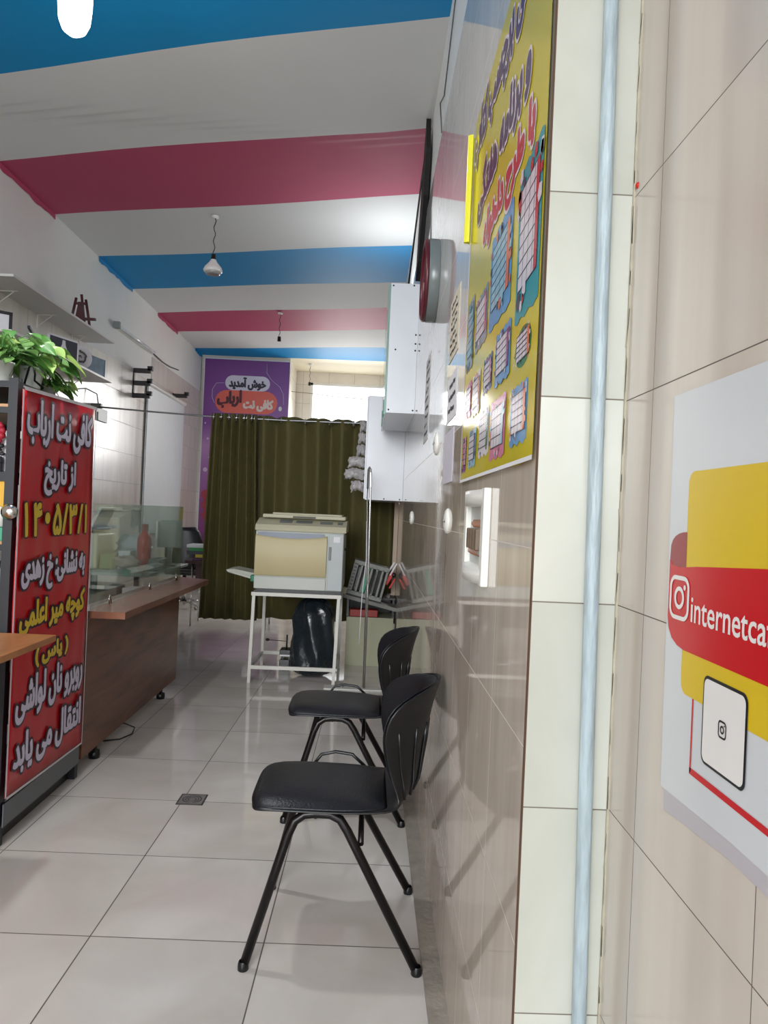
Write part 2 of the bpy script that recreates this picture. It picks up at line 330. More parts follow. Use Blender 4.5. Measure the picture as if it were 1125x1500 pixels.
# ceiling with diagonal painted bands; each band edge runs from the left wall to the right wall
edges = [(-2.3, -2.6), (-1.0, -1.3), (0.3, 0.1), (2.2, 1.4), (4.42, 3.551), (5.4, 4.595), (6.38, 5.60), (7.405, 6.66), (8.455, 7.70), (9.455, 8.66), (10.447, 9.72), (11.476, 10.76), (12.02, 11.76), (13.3, 13.3)]
cols = [1, 0, 2, 1, 0, 2, 0, 1, 0, 2, 0, 1, 3]
cm = MB(); xa, xb = XL - 0.02, XR + 0.02; NX = 10
crx = lambda x: 4.66 + 0.049 * (x + 2.42)
def cz(x, y):
    d = y - crx(x)
    q = min(1, max(0, (d + .025) / 0.05)); return HC - 0.012 * (1 - q * q * (3 - 2 * q))
cols = [1, 0, 2, 1, 0, 2, 0, 1, 0, 2, 0, 1, 3]
order = [0, 0, 2, 1, 0, 2, 0, 1, 0, 2, 0, 1, 3]
bandcol = {0: 0, 1: 2, 2: 0, 3: 1, 4: 0, 5: 2, 6: 0, 7: 1, 8: 0, 9: 2, 10: 0, 11: 1, 12: 3}
for b in range(13):
    e0, e1 = edges[b], edges[b + 1]; ny = 120 if b in (4, 5) else 2
    wob = lambda x, k: 0.018 * math.sin(x * 2.3 + k * 1.7) if 3 < k < 13 else 0
    P = []
    for i in range(NX + 1):
        t = i / NX; x = xa + (xb - xa) * t
        y0 = e0[0] + (e0[1] - e0[0]) * t + wob(x, b); y1 = e1[0] + (e1[1] - e1[0]) * t + wob(x, b + 1)
        P.append([(x, y0 + (y1 - y0) * j / ny, cz(x, y0 + (y1 - y0) * j / ny)) for j in range(ny + 1)])
    cm.grid(P, bandcol[b], smooth=True)
    if bandcol[b] in (1, 2):          # the paint runs a little down the left wall
        Q = []; n = 14
        for i in range(n + 1):
            y = e0[0] + (e1[0] - e0[0]) * i / n
            Q.append([(XL - 0.006, y, HC + .01), (XL - 0.006, y, HC - 0.035 - 0.02 * random.random())])
        cm.grid(Q, bandcol[b], smooth=False)
ceil = struct('ceiling', cm, [ceil_white, ceil_blue, ceil_pink, cream], 'white ceiling painted with blue and pink diagonal bands')
struct('ceiling_slab', MB().box(XL - 0.2, XN + 0.3, -2.0, 13.3, HC + 0.02, HC + 0.2), plaster)
struct('ceiling_near_right', MB().box(XR, XN + 0.05, -2.0, YS + 0.1, HC - 0.01, HC + 0.02), ceil_white)
# back window
clear = glassmat('clear_glass', (230, 235, 235), 0.02, (1, 1, 1))
wf = MB()
for a in ((WX0, WX0 + .04, WZ0, WZ1), (WX1 - .04, WX1, WZ0, WZ1), (WX0, WX1, WZ0, WZ0 + .04), (WX0, WX1, WZ1 - .04, WZ1)):
    wf.box(a[0], a[1], 13.04, 13.09, a[2], a[3])
wo = struct('window_1', wf, white_pl)
MB().box(WX0 + .04, WX1 - .04, 13.062, 13.068, WZ0 + .04, WZ1 - .04).build('window_glass', clear, wo)

# ------------------------------------------------------------ pipe on the marble strip
pipe = MB().tube([(0.343, 1.177, 3.79), (0.354, 1.177, 2.233), (0.3635, 1.177, 1.225), (0.3735, 1.177, 0.5), (0.377, 1.177, 0.0)], 0.0115, 20)
tag(pipe.build('wall_pipe', mat('pale_blue_chipped_paint', (160, 176, 182), 0.42, noise=0.42, nscale=22, bump=0.5, bscale=26, stretch=(3, 3, 0.5))), 'pale blue painted pipe running floor to ceiling on the marble strip', 'pipe')

# ------------------------------------------------------------ near right wall sticker sign (reads towards the camera: u = -Y)
def W2(y, z, h=0.0): return (XN - 0.001 - h, y, z)
st = thing('wall_sign', (XN, 0.7, 1.25), 'white vinyl sign with red pocket, yellow card and camera icon on beige tiled wall', 'sign')
sheet = MB(); sheet.prism([W2(0.992, 1.537), W2(0.30, 1.537), W2(0.30, 1.022), W2(0.80, 1.020), W2(0.984, 1.012)], (-0.001, 0, 0)); sheet.build('sheet', mat('white_vinyl', (206, 210, 214), 0.22), st)
MB().poly([W2(0.992, 1.20, .0004), W2(0.30, 1.20, .0004), W2(0.30, 1.0, .0004), W2(0.80, 1.0, .0004), W2(0.972, 0.985, .0004)]).build('clear_margin', mat('clear_vinyl', (184, 180, 186), .3), st, fixn=False)
def rr(y0, y1, z0, z1, r, h, n=6):   # rounded rectangle, y0 > y1 (left to right in view)
    out = []
    for cy, cz_, a0 in ((y1 + r, z1 - r, 0), (y0 - r, z1 - r, 90), (y0 - r, z0 + r, 180), (y1 + r, z0 + r, 270)):
        for k in range(n + 1):
            a = math.radians(a0 + 90 * k / n); out.append(W2(cy - r * math.cos(a), cz_ + r * math.sin(a), h))
    return out
yel = mat('sign_yellow', (214, 184, 30), 0.3); redv = mat('sign_red', (196, 22, 32), 0.25); dred = mat('sign_dark_red', (150, 60, 62), 0.3); wht = mat('sign_white', (228, 226, 224), 0.3); blk = mat('sign_black', (30, 30, 34), 0.3)
MB().poly(rr(0.934, 0.32, 1.150, 1.431, 0.016, .0015)).build('yellow_card', yel, st, fixn=False)
fold = [W2(0.982, 1.290, .0018)] + [W2(0.982 - 0.050 * (1 - math.cos(math.radians(a))), 1.316 + 0.038 * math.sqrt(math.sin(math.radians(a))), .0018) for a in range(0, 91, 15)] + [W2(0.932, 1.300, .0018)]
MB().poly(fold).build('pocket_fold', dred, st, fixn=False)
band = [W2(0.982, 1.316, .002), W2(0.970, 1.309, .002), W2(0.945, 1.308, .002), W2(0.90, 1.312, .002), W2(0.745, 1.321, .002), W2(0.32, 1.330, .002), W2(0.32, 1.204, .002), W2(0.93, 1.204, .002), W2(0.95, 1.207, .002), W2(0.967, 1.214, .002), W2(0.978, 1.226, .002), W2(0.982, 1.24, .002)]
MB().poly(band).build('red_band', redv, st, fixn=False)
ln = MB(); ln.add([W2(.899, 1.15, .0016), W2(.895, 1.15, .0016), W2(.895, 1.062, .0016), W2(.899, 1.058, .0016)], [(0, 1, 2, 3)]); ln.add([W2(.899, 1.066, .0016), W2(.32, 1.066, .0016), W2(.32, 1.059, .0016), W2(.899, 1.058, .0016)], [(0, 1, 2, 3)])
ln.build('red_line', redv, st, fixn=False)
def ringrr(mb, y0, y1, z0, z1, r, t, h):
    a = rr(y0, y1, z0, z1, r, h); b = rr(y0 - t, y1 + t, z0 + t, z1 - t, max(r - t, .001), h); n = len(a)
    mb.add(a + b, [(i, (i + 1) % n, n + (i + 1) % n, n + i) for i in range(n)])
def icon(y0, y1, z0, z1, t, h):
    mb = MB(); wd = y0 - y1; ringrr(mb, y0, y1, z0, z1, wd * .27, t, h); cy = (y0 + y1) / 2; c_z = (z0 + z1) / 2; r = wd * .25
    ringrr(mb, cy + r, cy - r, c_z - r, c_z + r, r * .999, t, h)
    mb.poly([W2(y1 + wd * .24 - wd * .06 * math.cos(k * math.pi / 5), z1 - wd * .24 + wd * .06 * math.sin(k * math.pi / 5), h) for k in range(10)])
    return mb
icon(.976, .917, 1.240, 1.297, .0055, .0028).build('camera_icon', wht, st, fixn=False)
lettering('lettering', 'internetcafe', st, (XN - 0.002, .911, 1.242), (0, -1, 0), (0, 0, 1), .206, .034, wht, None, .0006, lift=.0008, arabic=False, cell=.0004)
# framed plate under the band (the square code that the photo shows on it is left out)
MB().poly(rr(.869, .766, 1.083, 1.187, .011, .0022)).build('plate_border', blk, st, fixn=False)
MB().poly(rr(.8655, .7695, 1.0865, 1.1835, .009, .0028)).build('plate', wht, st, fixn=False)
icon(.827, .808, 1.125, 1.145, .0022, .0034).build('small_camera_icon', blk, st, fixn=False)
# small leftovers on the near wall
tag(MB().lathe([(0, .004), (.004, .003), (.0055, 0)], (XN, 1.178, 1.907), '-x', 10).build('red_wall_plug', red_pl), 'small red plastic plug in the tile joint above the white sign', 'wall plug')

# ------------------------------------------------------------ yellow poster on the main wall (u = -Y)
def W1(y, z, h=0.0): return (XR - 0.0005 - h, y, z)
def bow(y): return 0.004 + 0.004 * math.sin((y - 1.2) * 6)
pt = thing('wall_poster', (XR, 1.7, 2.0), 'large yellow poster of school timetable cards with purple and red writing', 'poster')
pm = MB(); n = 16; P = []
for i in range(n + 1):
    y = 2.19 - (2.19 - 1.222) * i / n; zb = 1.466 + 0.006 * math.sin(i * .8); P.append([W1(y, zb + (2.53 - zb) * j / 6, .0062 + .0009 * math.sin(i * .9 + j) * (1 if j < 2 else .3)) for j in range(7)])
pm.grid(P); pm.build('sheet', mat('poster_yellow', (212, 196, 44), 0.16, noise=0.12, nscale=2.2), pt, fixn=False)
bd = MB(); e = .0078
bd.add([W1(2.196, 1.462, e), W1(2.184, 1.466, e), W1(2.184, 2.50, e), W1(2.196, 2.50, e)], [(0, 1, 2, 3)]); bd.add([W1(2.196, 1.462, e), W1(1.222, 1.462, e), W1(1.222, 1.470, e), W1(2.19, 1.470, e)], [(0, 1, 2, 3)])
bd.build('white_border', paper, pt, fixn=False)
cv = MB(); Q = []
for i in range(9):
    a = math.pi * i / 8 * .9; Q.append([(XR - .006 - .022 * math.sin(a), 2.205 - .02 * (1 - math.cos(a)) * .5, z) for z in (2.50, 2.42, 2.30, 2.18)])
cv.grid(Q); cv.build('curled_edge', mat('poster_yellow_back', (226, 222, 60), 0.2), pt)
purple_i = mat('poster_purple_ink', (72, 36, 84), 0.3); red_i = mat('poster_red_ink', (190, 30, 50), 0.3); wi = mat('poster_white_ink', (226, 214, 220), 0.3)
lettering('lettering', 'طراحی برچسب کتاب', pt, (XR - .0078, 2.17, 2.35), (0, -1, 0), (0, 0, 1), .90, .17, purple_i, wi, .007, .008, .0007)
lettering('lettering', 'و برنامه هفتگی', pt, (XR - .0078, 2.05, 2.165), (0, -1, 0), (0, 0, 1), .68, .15, purple_i, wi, .007, .008, .0007)
lettering('lettering', 'با طرح دلخواه', pt, (XR - .0078, 1.91, 2.02), (0, -1, 0), (0, 0, 1), .60, .125, red_i, wi, .007, .008, .0007)
pr = {k: mat('print_' + k, c, .25) for k, c in dict(teal=(50, 150, 160), blue=(90, 150, 200), grey=(140, 150, 160), green=(40, 120, 70), white=(220, 214, 222), pink=(206, 120, 150), purple=(130, 40, 120), navy=(70, 80, 130), orange=(214, 110, 60), red=(190, 50, 60), sky=(150, 190, 210), dark=(70, 66, 84)).items()}
def card(y0, y1, z0, z1, frame, body, rows, accent, name='timetable_card', rnd=False, skew=0.02):
    mb = MB(); mats = [pr[frame], pr[body], pr['dark'], pr[accent]]; h = .0074
    wd = y0 - y1; hh = z1 - z0
    if rnd: mb.poly([W1((y0 + y1) / 2 + wd / 2 * math.cos(a * math.pi / 12), (z0 + z1) / 2 + hh / 2 * math.sin(a * math.pi / 12), h) for a in range(24)], 0)
    else:
        pts = []
        for k in range(12):
            t = k / 11; pts.append(W1(y0 - wd * t, z1 + .004 * math.sin(k * 2.1), h))
        for k in range(12):
            t = k / 11; pts.append(W1(y1 + wd * t, z0 + .004 * math.sin(k * 1.7 + 1), h))
        mb.poly(pts, 0)
    a0, a1, b0, b1 = y0 - wd * .10, y1 + wd * .10, z0 + hh * .2, z1 - hh * .14
    mb.poly([W1(a0, b1, h + .0006), W1(a1, b1, h + .0006), W1(a1, b0, h + .0006), W1(a0, b0, h + .0006)], 1)
    for k in range(rows + 1):
        z = b0 + (b1 - b0) * k / rows; mb.poly([W1(a0, z + .0012, h + .001), W1(a1, z + .0012, h + .001), W1(a1, z - .0012, h + .001), W1(a0, z - .0012, h + .001)], 2)
    for k in range(5):
        y = a0 - (a0 - a1) * k / 4; mb.poly([W1(y + .001, b1, h + .001), W1(y - .001, b1, h + .001), W1(y - .001, b0, h + .001), W1(y + .001, b0, h + .001)], 2)
    mb.poly([W1(a1 + wd * .12, b1, h + .0014), W1(a1, b1, h + .0014), W1(a1, b0, h + .0014), W1(a1 + wd * .12, b0, h + .0014)], 3)
    for k in range(16):
        edge_ = k % 4
        cy = y0 - wd * (random.uniform(.02, .08) if edge_ == 0 else random.uniform(.92, .98) if edge_ == 1 else random.uniform(.1, .9)); c_z = z0 + hh * (random.uniform(.04, .18) if edge_ == 2 else random.uniform(.88, .96) if edge_ == 3 else random.uniform(.1, .9)); r = hh * random.uniform(.03, .07)
        mb.poly([W1(cy + r * math.cos(a), c_z + r * math.sin(a), h + .0018) for a in (0, 1.2, 2.5, 3.8, 5.1)], (3, 1, 2, 3, 1)[k % 5])
    mb.build(name, mats, pt, fixn=False)
card(1.43, 1.232, 1.735, 2.03, 'teal', 'white', 7, 'red')
card(1.76, 1.49, 1.80, 2.02, 'blue', 'sky', 7, 'orange')
card(1.99, 1.79, 1.80, 1.94, 'grey', 'white', 4, 'pink')
card(2.16, 2.03, 1.78, 1.98, 'grey', 'sky', 6, 'teal')
card(1.41, 1.268, 1.64, 1.715, 'green', 'white', 5, 'orange', rnd=True)
card(1.64, 1.465, 1.65, 1.765, 'blue', 'white', 5, 'purple')
card(1.81, 1.68, 1.66, 1.745, 'navy', 'white', 4, 'pink')
card(1.43, 1.278, 1.50, 1.61, 'blue', 'white', 5, 'orange')
card(1.67, 1.488, 1.49, 1.62, 'pink', 'white', 4, 'sky')
card(1.845, 1.69, 1.51, 1.62, 'white', 'white', 4, 'green')
card(2.03, 1.895, 1.495, 1.595, 'sky', 'white', 4, 'navy')
card(2.16, 2.075, 1.49, 1.59, 'purple', 'pink', 4, 'white')
card(2.14, 2.02, 1.64, 1.74, 'pink', 'white', 4, 'pink')
card(2.0, 1.86, 1.63, 1.74, 'white', 'white', 4, 'orange')

# ------------------------------------------------------------ papers on the main wall
def sheet_of_paper(y0, y1, z0, z1, label, rows, col=paper, border=None, tilt=0, name='paper_notice'):
    o = thing(name, (XR, (y0 + y1) / 2, z0), label, 'notice')
    MB().prism([W1(y0, z0 + tilt), W1(y1, z0), W1(y1, z1), W1(y0, z1 + tilt)], (-.0015, 0, 0)).build('sheet', col, o)
    mb = MB(); hh = z1 - z0; wd = y0 - y1
    for k in range(rows):
        z = z1 - hh * (k + .9) / (rows + .8); a = y0 - wd * random.uniform(.1, .3); b = y1 + wd * random.uniform(.08, .3); nseg = 5
        for q in range(nseg):
            s0 = a - (a - b) * q / nseg; s1 = a - (a - b) * (q + random.uniform(.55, .9)) / nseg; dz = random.uniform(-.004, .004); t = hh / rows * .13
            mb.poly([W1(s0, z + dz + t, .003), W1(s1, z + dz + t, .003), W1(s1, z + dz - t, .003), W1(s0, z + dz - t, .003)])
    if rows: mb.build('writing', ink, o, fixn=False)
    return o
sheet_of_paper(2.745, 2.46, 1.925, 2.15, 'cream printed price sheet with dark border, upper sheet beside the yellow poster', 7, mat('cream_paper', (214, 206, 186), .5))
sheet_of_paper(2.735, 2.44, 1.70, 1.865, 'white sheet of handwriting between the printed sheet and blank sheet', 3)
sheet_of_paper(2.775, 2.475, 1.48, 1.665, 'plain pale lilac paper sheet low beside the yellow poster corner', 0, mat('lilac_paper', (206, 202, 214), .6))
sheet_of_paper(3.93, 3.62, 1.74, 2.18, 'tall narrow sheet with slanted writing near white wall cabinets', 9, mat('grey_white_paper', (210, 210, 212), .4))

# ------------------------------------------------------------ round white wall covers
def cover(y, z, r, label):
    mb = MB().lathe([(0, .014), (r * .5, .0135), (r * .82, .010), (r, .004), (r, 0)], (XR, y, z), '-x', 32)
    o = mb.build('round_wall_cover', white_pl); tag(o, label, 'wall cover', 'round covers on the tiled wall')
    for s in (-1, 1): MB().lathe([(0, .0165), (.004, .016), (.005, .012)], (XR, y + s * r * .55, z), '-x', 8).build('screw', steel, o)
cover(2.553, 1.345, .044, 'white round wall cover next to the fuse box, the nearest low one')
cover(4.70, 1.344, .042, 'white round wall cover farthest from the camera, near the wall cabinets')
cover(3.115, 1.668, .049, 'chipped white round wall cover above the other two, beside the lilac sheet')

# ------------------------------------------------------------ open fuse box
fb = thing('fuse_box', (XR, 1.80, 1.20), 'white plastic fuse box frame without door, wires and brown breaker inside', 'fuse box')
y0, y1, z0, z1 = 1.985, 1.655, 1.205, 1.43
mb = MB()
def fx(y, t): return XR - t
m_ = .042
for (a0, a1, b0, b1) in ((y0, y1, z1 - m_, z1), (y0, y1, z0, z0 + m_)):
    n = 8; Pp = []
    for i in range(n + 1):
        y = (a0 - .002) + (a1 - a0 + .004) * i / n; bulge = .014 + .020 * math.sin(math.pi * i / n)
        Pp.append([(XR, y, b0), (XR - bulge, y, b0 + .004), (XR - bulge, y, b1 - .004), (XR, y, b1)])
    mb.grid(Pp, 0)
mb.box(XR - .0175, XR, y1, y1 + .04, z0, z1, 0, .003); mb.box(XR - .0175, XR, y0 - .04, y0, z0, z1, 0, .003)
mb.build('frame', white_pl, fb)
MB().box(XR - .004, XR - .0005, y1 + .03, y0 - .03, z0 + .03, z1 - .03).build('back_plate', mat('fuse_back', (196, 200, 196), .5), fb)
bk = MB()
for k in range(4): bk.box(XR - .026, XR - .004, 1.70 + k * .042, 1.737 + k * .042, 1.285, 1.335, 0, .003)
bk.build('breaker', mat('brown_breaker', (112, 96, 80), .6, noise=.3, nscale=60), fb)
wr = MB()
for k in range(7):
    y = 1.71 + k * .022; wr.tube([(XR - .010, y, 1.337), (XR - .016, y + .005, 1.347), (XR - .008, y + .012, 1.356)], .0013, 6)
    wr.tube([(XR - .02, y, 1.286), (XR - .022, y + .003, 1.276), (XR - .012, y + .008, 1.270)], .0013, 6)
wr.build('wire', mat('copper_wire', (150, 100, 74), .5), fb)

# ------------------------------------------------------------ wall clock seen from its edge
ck = thing('wall_clock', (XR, 3.50, 2.475), 'large round wall clock seen edge-on, grey body and dark red rim', 'clock')
cc = (XR, 3.50, 2.475)
MB().lathe([(0, 0), (.190, 0), (.192, .004), (.192, .046), (.188, .050), (0, .050)], cc, '-x', 56).build('body', mat('clock_grey', (108, 116, 116), .25), ck)
MB().lathe([(.180, .050), (.190, .052), (.188, .064), (.176, .070), (.164, .066), (.162, .050)], cc, '-x', 56).build('rim', mat('dark_red_rim', (84, 22, 34), .35, noise=.3, nscale=20), ck)
MB().lathe([(0, .0512), (.165, .0512)], cc, '-x', 40).build('dial', paper, ck)
hm = MB(); hm.obox((XR - .060, 3.50, 2.52), (.002, .008, .10), (0, 0, 0)); hm.obox((XR - .062, 3.45, 2.475), (.002, .13, .006), (0, 0, 0)); hm.build('hand', ink, ck)

# ------------------------------------------------------------ wall cabinets
def screws(parent, pts, y, m=ink, name='screw'):
    for x, z in pts: MB().lathe([(0, -.002), (.006, -.002), (.006, 0)], (x, y, z), 'y', 10).build(name, m, parent)
ca = thing('wall_cabinet', (0.17, 5.4, 2.03), 'tall white laminate wall cabinet hung high with green glass door edges', 'cabinet')
MB().box(.084, XR, 4.9, 5.95, 2.035, 2.90, 0, .002).build('body', white_lam, ca)
screws(ca, [(.10, 2.882), (.237, 2.888), (.13, 2.457), (.262, 2.455), (.101, 2.056), (.262, 2.056), (.262, 2.56), (.262, 2.50)], 4.9)
for k in range(2):
    y = 4.905 + k * .52
    d = MB().box(.070, .0835, y, y + .515, 2.025 + .0, 2.89, 0, .001).build('door', mat('greenish_door_glass', (140, 170, 160), .12), ca)
    MB().box(.064, .070, y, y + .006, 2.00 + 0.0, 2.12).box(.064, .070, y + .0, y + .05, 2.01, 2.02).build('glass_edge', green_m, d)
cb = thing('low_wall_cabinet', (.12, 6.5, 1.47), 'wide white laminate wall cabinet hung lower, behind the tall one', 'cabinet')
MB().box(-.038, XR, 6.1, 7.0, 1.472, 2.335, 0, .002).build('body', white_lam, cb)
screws(cb, [(-.02, 1.49), (.12, 1.485), (.25, 1.485)], 6.1)
MB().box(-.050, -.0385, 6.11, 6.99, 1.48, 2.33, 0, .002).build('door', white_lam, cb)

# bundles of clear packaging on the cabinet's side
pk = mat('crinkled_film', (176, 172, 172), .2, noise=.25, nscale=20, bump=.8, bscale=30)
def blob(mb, c, r, n=12, m=8, jit=.15, mi=0):
    P = []
    for i in range(n):
        row = []
        for j in range(m + 1):
            a = 2 * math.pi * i / n; b = math.pi * j / m - math.pi / 2; k = 1 + random.uniform(-jit, jit) * (0 if j in (0, m) else 1)
            row.append((c[0] + r[0] * k * math.cos(b) * math.cos(a), c[1] + r[1] * k * math.cos(b) * math.sin(a), c[2] + r[2] * k * math.sin(b)))
        P.append(row)
    return mb.grid(P, mi, closed_u=True)
ORD = ('topmost', 'second from the top', 'third from the top', 'fourth from the top', 'second lowest', 'lowest')
for k in range(6):
    z = 2.13 - k * .105; wx = (.03, .035, .04, .075, .09, .06)[k]
    mb = MB(); Pq = []
    for i in range(15):
        row = []
        for j in range(9):
            u = -1 + i / 7; v = -1 + j / 4; e = (1 - u ** 4) * (1 - v ** 4)
            row.append((-.05 - wx + wx * (u * .95 + .08 * math.sin(v * 5 + k)), 6.45 + random.uniform(-.012, .012) - .03 * e, z + .045 * v + random.uniform(-.006, .006) - .02 * abs(u)))
        Pq.append(row)
    mb.grid(Pq); mb.grid([[(x, 12.94 - y, z_) for x, y, z_ in r] for r in Pq])
    tag(mb.build('plastic_packet', pk), 'crinkled clear plastic packet beside the low wall cabinet, %s of six' % ORD[k], 'packet', 'clear packets by the curtain')

# black cable, and a dark strip modelled in place of the corner's shadow wedge
tag(MB().tube([(XR - .004, 4.62, 3.78), (.245, 4.72, 3.5), (.222, 4.84, 3.2), (.20, 4.93, 2.905)], .006, 8).build('black_cable', black_pl), 'straight black cable dropping from ceiling corner to the tall wall cabinet', 'cable')
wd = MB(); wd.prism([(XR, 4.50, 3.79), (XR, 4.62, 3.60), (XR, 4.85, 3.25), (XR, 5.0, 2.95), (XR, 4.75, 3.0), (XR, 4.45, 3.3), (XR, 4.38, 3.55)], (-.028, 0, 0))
tag(wd.build('shadow_wedge', mat('shadow_wedge_black', (18, 16, 16), .8)), 'narrow dark strip standing in for the shadow wedge in the ceiling corner over the clock', 'shadow')
tag(MB().tube([(XR + .008, 3.0, 3.79), (XR + .006, 3.25, 3.62), (XR + .004, 3.6, 3.42), (XR + .008, 3.9, 3.55), (XR + .009, 3.72, 3.3)], .003, 6).build('loose_wire', mat('thin_grey_wire', (90, 88, 84), .6)), 'thin loose wire sagging along the plaster above the yellow poster', 'wire')

# ------------------------------------------------------------ ceiling lamps
def hang_bulb(x, y, zt, zb, label, r=.075):
    o = thing('hanging_bulb', (x, y, zt), label, 'lamp')
    MB().lathe([(.03, 0), (.03, -.012), (.008, -.02)], (x, y, zt), 'z', 16).build('ceiling_rose', white_pl, o)
    pts = [(x + .008 * math.sin(k * 1.4), y, zt - .015 - (zt - zb - .02) * k / 12) for k in range(13)]
    MB().tube(pts, .004, 6).build('cord', ink, o)
    MB().lathe([(.004, 0), (.02, -.006), (.022, -.055), (.026, -.06)], (x, y, zb), 'z', 16).build('socket', black_pl, o)
    if r:
        MB().lathe([(.022, -.05), (.032, -.07), (.07, -.115), (r + .004, -.135), (r + .002, -.15), (r * .9, -.158), (0, -.158)], (x, y, zb), 'z', 28).build('reflector_bulb', mat('bulb_white', (220, 220, 220), .3), o)
        MB().lathe([(r * .8, -.157), (r * .8, -.172), (r * .6, -.176), (0, -.176)], (x, y, zb), 'z', 24).build('lamp_face', mat('bulb_face', (150, 150, 148), .3), o)
    return o
hang_bulb(-1.392, 6.20, 3.79, 3.475, 'unlit white reflector bulb hanging on a cord below the white band')
hang_bulb(-1.20, 9.14, 3.79, 3.50, 'empty black bulb socket on a short cord, middle of the room', 0)
hang_bulb(-1.075, 12.27, 3.79, 3.50, 'empty black bulb socket farthest back, beyond the purple banner', 0)
ll = thing('ceiling_light', (-1.232, 2.9, 3.79), 'lit white bulb hanging from the near blue band at the top left', 'lamp')
MB().lathe([(.03, 0), (.03, -.04), (.04, -.06), (.066, -.10), (.070, -.16)], (-1.232, 2.9, 3.79), 'z', 24).build('housing', white_pl, ll)
lamp_on = mat('lamp_glow', (255, 252, 246), .4, emit=14.0)
MB().lathe([(.060, -.16), (.063, -.25), (.063, -.50), (.058, -.56), (.044, -.595), (.022, -.612), (0, -.616)], (-1.232, 2.9, 3.79), 'z', 32).build('bulb', lamp_on, ll)

# ------------------------------------------------------------ chairs
def make_chair():
    yc = 0.0
    ch = thing('stacking_chair', (0, 0, 0), '', 'chair')
    # centre line of the shell: seat pan, bend, back
    prof = [(-.325, .452), (-.30, .462), (-.22, .468), (-.10, .464), (.02, .458), (.10, .452), (.150, .458), (.182, .480), (.198, .52), (.206, .58), (.214, .64), (.224, .70), (.236, .76), (.247, .80), (.256, .828), (.259, .842)]
    half = [.188, .205, .212, .215, .212, .200, .180, .165, .158, .162, .178, .196, .206, .192, .138, .04]
    curl = [0, 0, 0, 0, 0, .0, .02, .05, .085, .115, .135, .15, .15, .12, .06, .005]
    lip = [0, -.006, -.008, -.006, 0, .008, .008, 0, 0, 0, 0, 0, 0, 0, 0, 0]
    def surf(i, u, off=0.0, shrink=1.0):
        x, z = prof[i]; h = half[i] * shrink
        a = prof[max(i - 1, 0)]; b = prof[min(i + 1, len(prof) - 1)]; t = Vector((b[0] - a[0], 0, b[1] - a[1])).normalized(); nrm = Vector((-t.z, 0, t.x))
        xx = x - curl[i] * u * u; zz = z + lip[i] * u * u - (.012 * u * u if i > 10 else 0)
        if i < 2: xx += .014 * u ** 4
        return Vector((xx, h * u, zz)) + nrm * off
    def grid(i0, i1, off, shrink, n=14):
        return [[surf(i, -1 + 2 * k / n, off, shrink) for k in range(n + 1)] for i in range(i0, i1 + 1)]
    sh = MB(); sh.grid(grid(0, len(prof) - 1, 0, 1)); sh.build('shell', black_pl, ch, solid=.010, sub=1)
    def pad(i0, i1, th, shrink, name):
        mb = MB(); n = 14; top = []; bot = []
        for i in range(i0, i1 + 1):
            e = 1 - abs((i - (i0 + i1) / 2) / ((i1 - i0) / 2 + .001)) ** 6; r1 = []; r2 = []
            s_ = shrink * (1 if i0 < i < i1 else .94)
            for k in range(n + 1):
                u = -1 + 2 * k / n; d = (1 - abs(u) ** 8) * (.35 + .65 * e)
                r1.append(surf(i, u, .006 + th * d, s_)); r2.append(surf(i, u, .004, s_))
            top.append(r1); bot.append(r2)
        mb.grid(top); mb.grid(bot)
        for rr_ in ((top[0], bot[0]), (top[-1], bot[-1]), ([r[0] for r in top], [r[0] for r in bot]), ([r[-1] for r in top], [r[-1] for r in bot])): mb.grid(list(map(list, zip(*rr_))))
        bm = bmesh.new(); me = bpy.data.meshes.new('x'); me.from_pydata([tuple(v) for v in mb.v], [], mb.f); bm.from_mesh(me); bmesh.ops.remove_doubles(bm, verts=bm.verts, dist=1e-5)
        m2 = MB(); m2.bm(bm, 0, True); return m2.build(name, black_leather, ch, sub=1)
    pad(0, 5, .022, .97, 'seat_cushion'); pad(8, 14, .014, .93, 'back_cushion')
    # flutes low on the outside of the back
    rb = MB()
    for k in range(-3, 4):
        rb.tube([surf(i, k / 3.6, -.008 if 7 < i < 11 else -.003) for i in range(7, 12)], .005, 6)
    rb.build('back_rib', black_pl, ch)
    for s in (-1, 1):
        y = s * .185; yf = s * .235
        pts = [(-.310 + (.022 if s > 0 else 0), yf, .012), (-.200, y + s * .012, .385), (-.182, y + s * .008, .425), (-.155, y, .442), (-.12, y, .447), (-.075, y, .445), (-.045, y + s * .003, .432), (-.022, y + s * .008, .40), (.200, yf, .012)]
        fr = MB().tube(pts, .0140, 12).build('side_frame', black_metal, ch)
        for x in (-.311 + (.022 if s > 0 else 0), .201):
            MB().lathe([(.0155, .0), (.0165, .002), (.0160, .018), (.013, .026)], (x, yf, 0), 'z', 14).build('foot_cap', black_pl, fr)
    cr = MB()
    for x in (-.12, .02): cr.tube([(x, -.19, .440 if x < 0 else .36), (x, -.12, .436 if x < 0 else .40), (x, .12, .436 if x < 0 else .40), (x, .19, .440 if x < 0 else .36)], .009, 8)
    cr.build('crossbar', black_metal, ch)
    MB().tube([(-.16, .205, .455), (-.13, .222, .492), (-.08, .226, .502), (-.02, .222, .496), (.03, .205, .458)], .006, 8).build('link_ring', black_pl, ch)
    return ch
def dup(root, loc, label, group=None):
    r = root.copy(); COL.objects.link(r); r.location = loc; r['label'] = label
    if group: r['group'] = group
    for c in list(root.children):
        d = c.copy(); COL.objects.link(d); d.parent = r
        for g in c.children:
            e_ = g.copy(); COL.objects.link(e_); e_.parent = d
    return r
c1 = make_chair(); c1.location = (0, 2.42, 0)
c1['label'] = 'black padded stacking chair against the brown tiled wall, nearest of two'; c1['group'] = 'black chairs along the wall'
